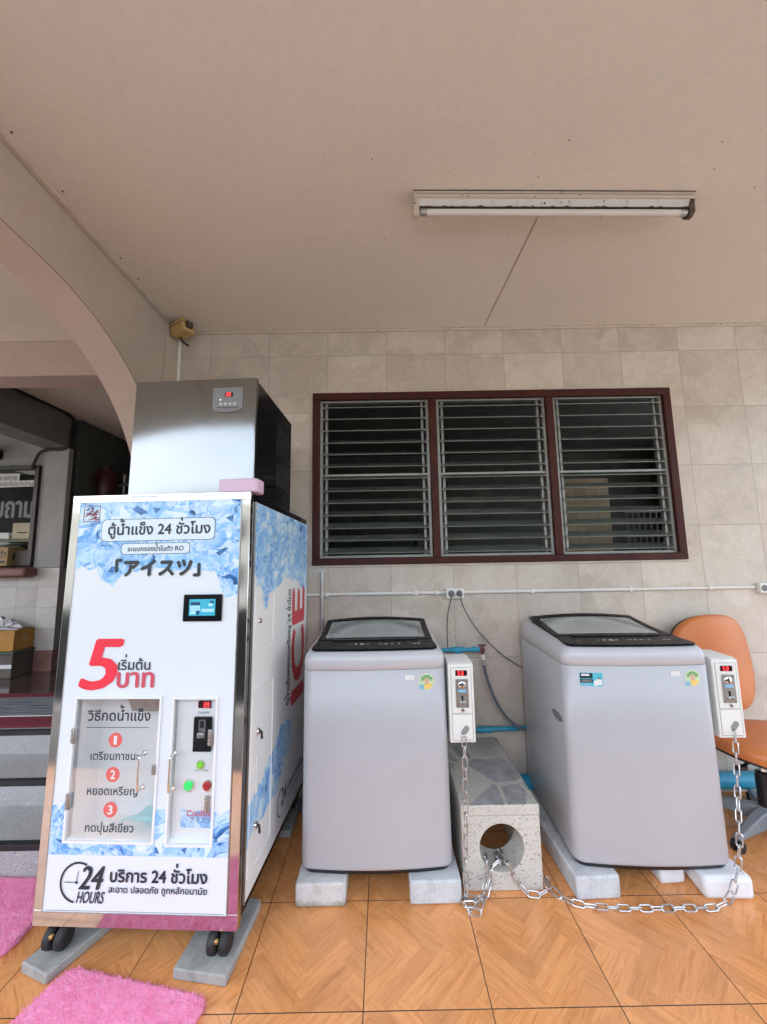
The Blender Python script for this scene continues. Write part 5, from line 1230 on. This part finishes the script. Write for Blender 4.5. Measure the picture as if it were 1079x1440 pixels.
for k in range(5):
    a = R(198+72*k); c, s = math.cos(a), math.sin(a); L = .30
    def sec(r, hw_, z0, z1): return [(r*c-hw_*s*-1*-1 if False else r*c-s*hw_, r*s+c*hw_, z0), (r*c-s*hw_*.7, r*s+c*hw_*.7, z1), (r*c+s*hw_*.7, r*s-c*hw_*.7, z1), (r*c+s*hw_, r*s-c*hw_, z0)]
    lg = MB().loft([sec(.03, .036, .055, .125), sec(.12, .032, .055, .112), sec(.22, .026, .055, .085), sec(L, .018, .052, .068)]).build('base_leg', 'base_grey', ch, bevel=.006)
    cs_ = MB()
    for sd_ in (-1, 1):
        pc = (L*.97*c-s*.014*sd_, L*.97*s+c*.014*sd_, .0245); n = 16; rgs = []
        for h in (-.009, -.008, .008, .009):
            rr = .024 if abs(h) < .0085 else .018
            rgs.append([(pc[0]-s*h+c*rr*math.cos(2*math.pi*q/n), pc[1]+c*h+s*rr*math.cos(2*math.pi*q/n), pc[2]+rr*math.sin(2*math.pi*q/n)) for q in range(n)])
        cs_.loft(rgs)
    cs_.tube([(L*.97*c, L*.97*s, .03), (L*.97*c, L*.97*s, .060)], .006, 8); cs_.build('caster', 'black_rubber', lg)
MB().lathe([(.0, 0), (.05, 0), (.048, .06), (.036, .075), (0, .075)], (0, 0, .054), 'Z', 20).build('base_hub', 'base_grey', ch)

# ================================================================== PINK MATS
def pink_mat(label, pts, seed, thick=.016, n_tuft=9000):
    r = random.Random(seed); cx = sum(p[0] for p in pts)/len(pts); cy = sum(p[1] for p in pts)/len(pts)
    P = [Vector((x-cx, y-cy)) for x, y in pts]; poly = []
    for i, p in enumerate(P):                 # round the corners
        a, b = P[i-1], P[(i+1) % len(P)]; ra = (a-p).normalized()*.045; rb = (b-p).normalized()*.045
        for k in range(6):
            t = k/5; poly.append(tuple((p+ra)*(1-t)**2+2*p*t*(1-t)+(p+rb)*t*t))
    t = thing('bath_mat', label, 'mat', (cx, cy, .0005))
    MB().prism(poly, lambda u, v: (u, v, 0), lambda u, v: (u*.992, v*.992, thick)).build('mat_base', 'pink_pile', t, bevel=.005, segs=3)
    x0, x1 = min(p[0] for p in poly), max(p[0] for p in poly); y0, y1 = min(p[1] for p in poly), max(p[1] for p in poly)
    def inside(x, y):
        c = False; j = len(poly)-1
        for i in range(len(poly)):
            if (poly[i][1] > y) != (poly[j][1] > y) and x < (poly[j][0]-poly[i][0])*(y-poly[i][1])/(poly[j][1]-poly[i][1])+poly[i][0]: c = not c
            j = i
        return c
    mb = MB(); n = 0
    while n < n_tuft:
        x, y = r.uniform(x0, x1), r.uniform(y0, y1)
        if not inside(x, y): continue
        n += 1; a = r.uniform(0, 6.28); w = r.uniform(.0012, .0026); h = r.uniform(.006, .012); lx, ly = r.gauss(0, .005)-.002, r.gauss(0, .005)-.002
        c, s = math.cos(a)*w, math.sin(a)*w; z = thick-.002
        mb.add([(x+c, y+s, z), (x-s*.8-c*.5, y+c*.8-s*.5, z), (x+s*.8-c*.5, y-c*.8-s*.5, z), (x+lx, y+ly, z+h)], [(0, 1, 3), (1, 2, 3), (2, 0, 3)])
    for i in range(len(poly)):                # frayed edge
        a, b = Vector(poly[i-1]), Vector(poly[i]); m = max(1, int((b-a).length/.0035))
        nrm = Vector(((b-a).y, -(b-a).x)).normalized()
        if inside(*((a+b)/2+nrm*.01)): nrm = -nrm
        for k in range(m):
            p = a.lerp(b, (k+r.random())/m); q = p+nrm*r.uniform(.003, .009)+Vector((r.gauss(0, .003), r.gauss(0, .003)))
            for z in (.004, .010): mb.add([(p.x-.001, p.y, z), (p.x+.001, p.y+.001, z), (p.x, p.y, z+.003), (q.x, q.y, z-.002+r.uniform(0, .004))], [(0, 1, 3), (1, 2, 3), (2, 0, 3)])
    tag(mb.build('pile', 'pink_pile', t, smooth=False, fix=False), kind='stuff')
    return t
pink_mat('fluffy pink mat lying in front of the vending machine casters', [(-1.118, 1.556), (-.583, 1.449), (-.70, 1.02), (-1.24, 1.12)], 1)
pink_mat('fluffy pink mat at the foot of the terrazzo steps', [(-1.95, 1.965), (-1.415, 1.945), (-1.395, 1.60), (-1.93, 1.50)], 2)
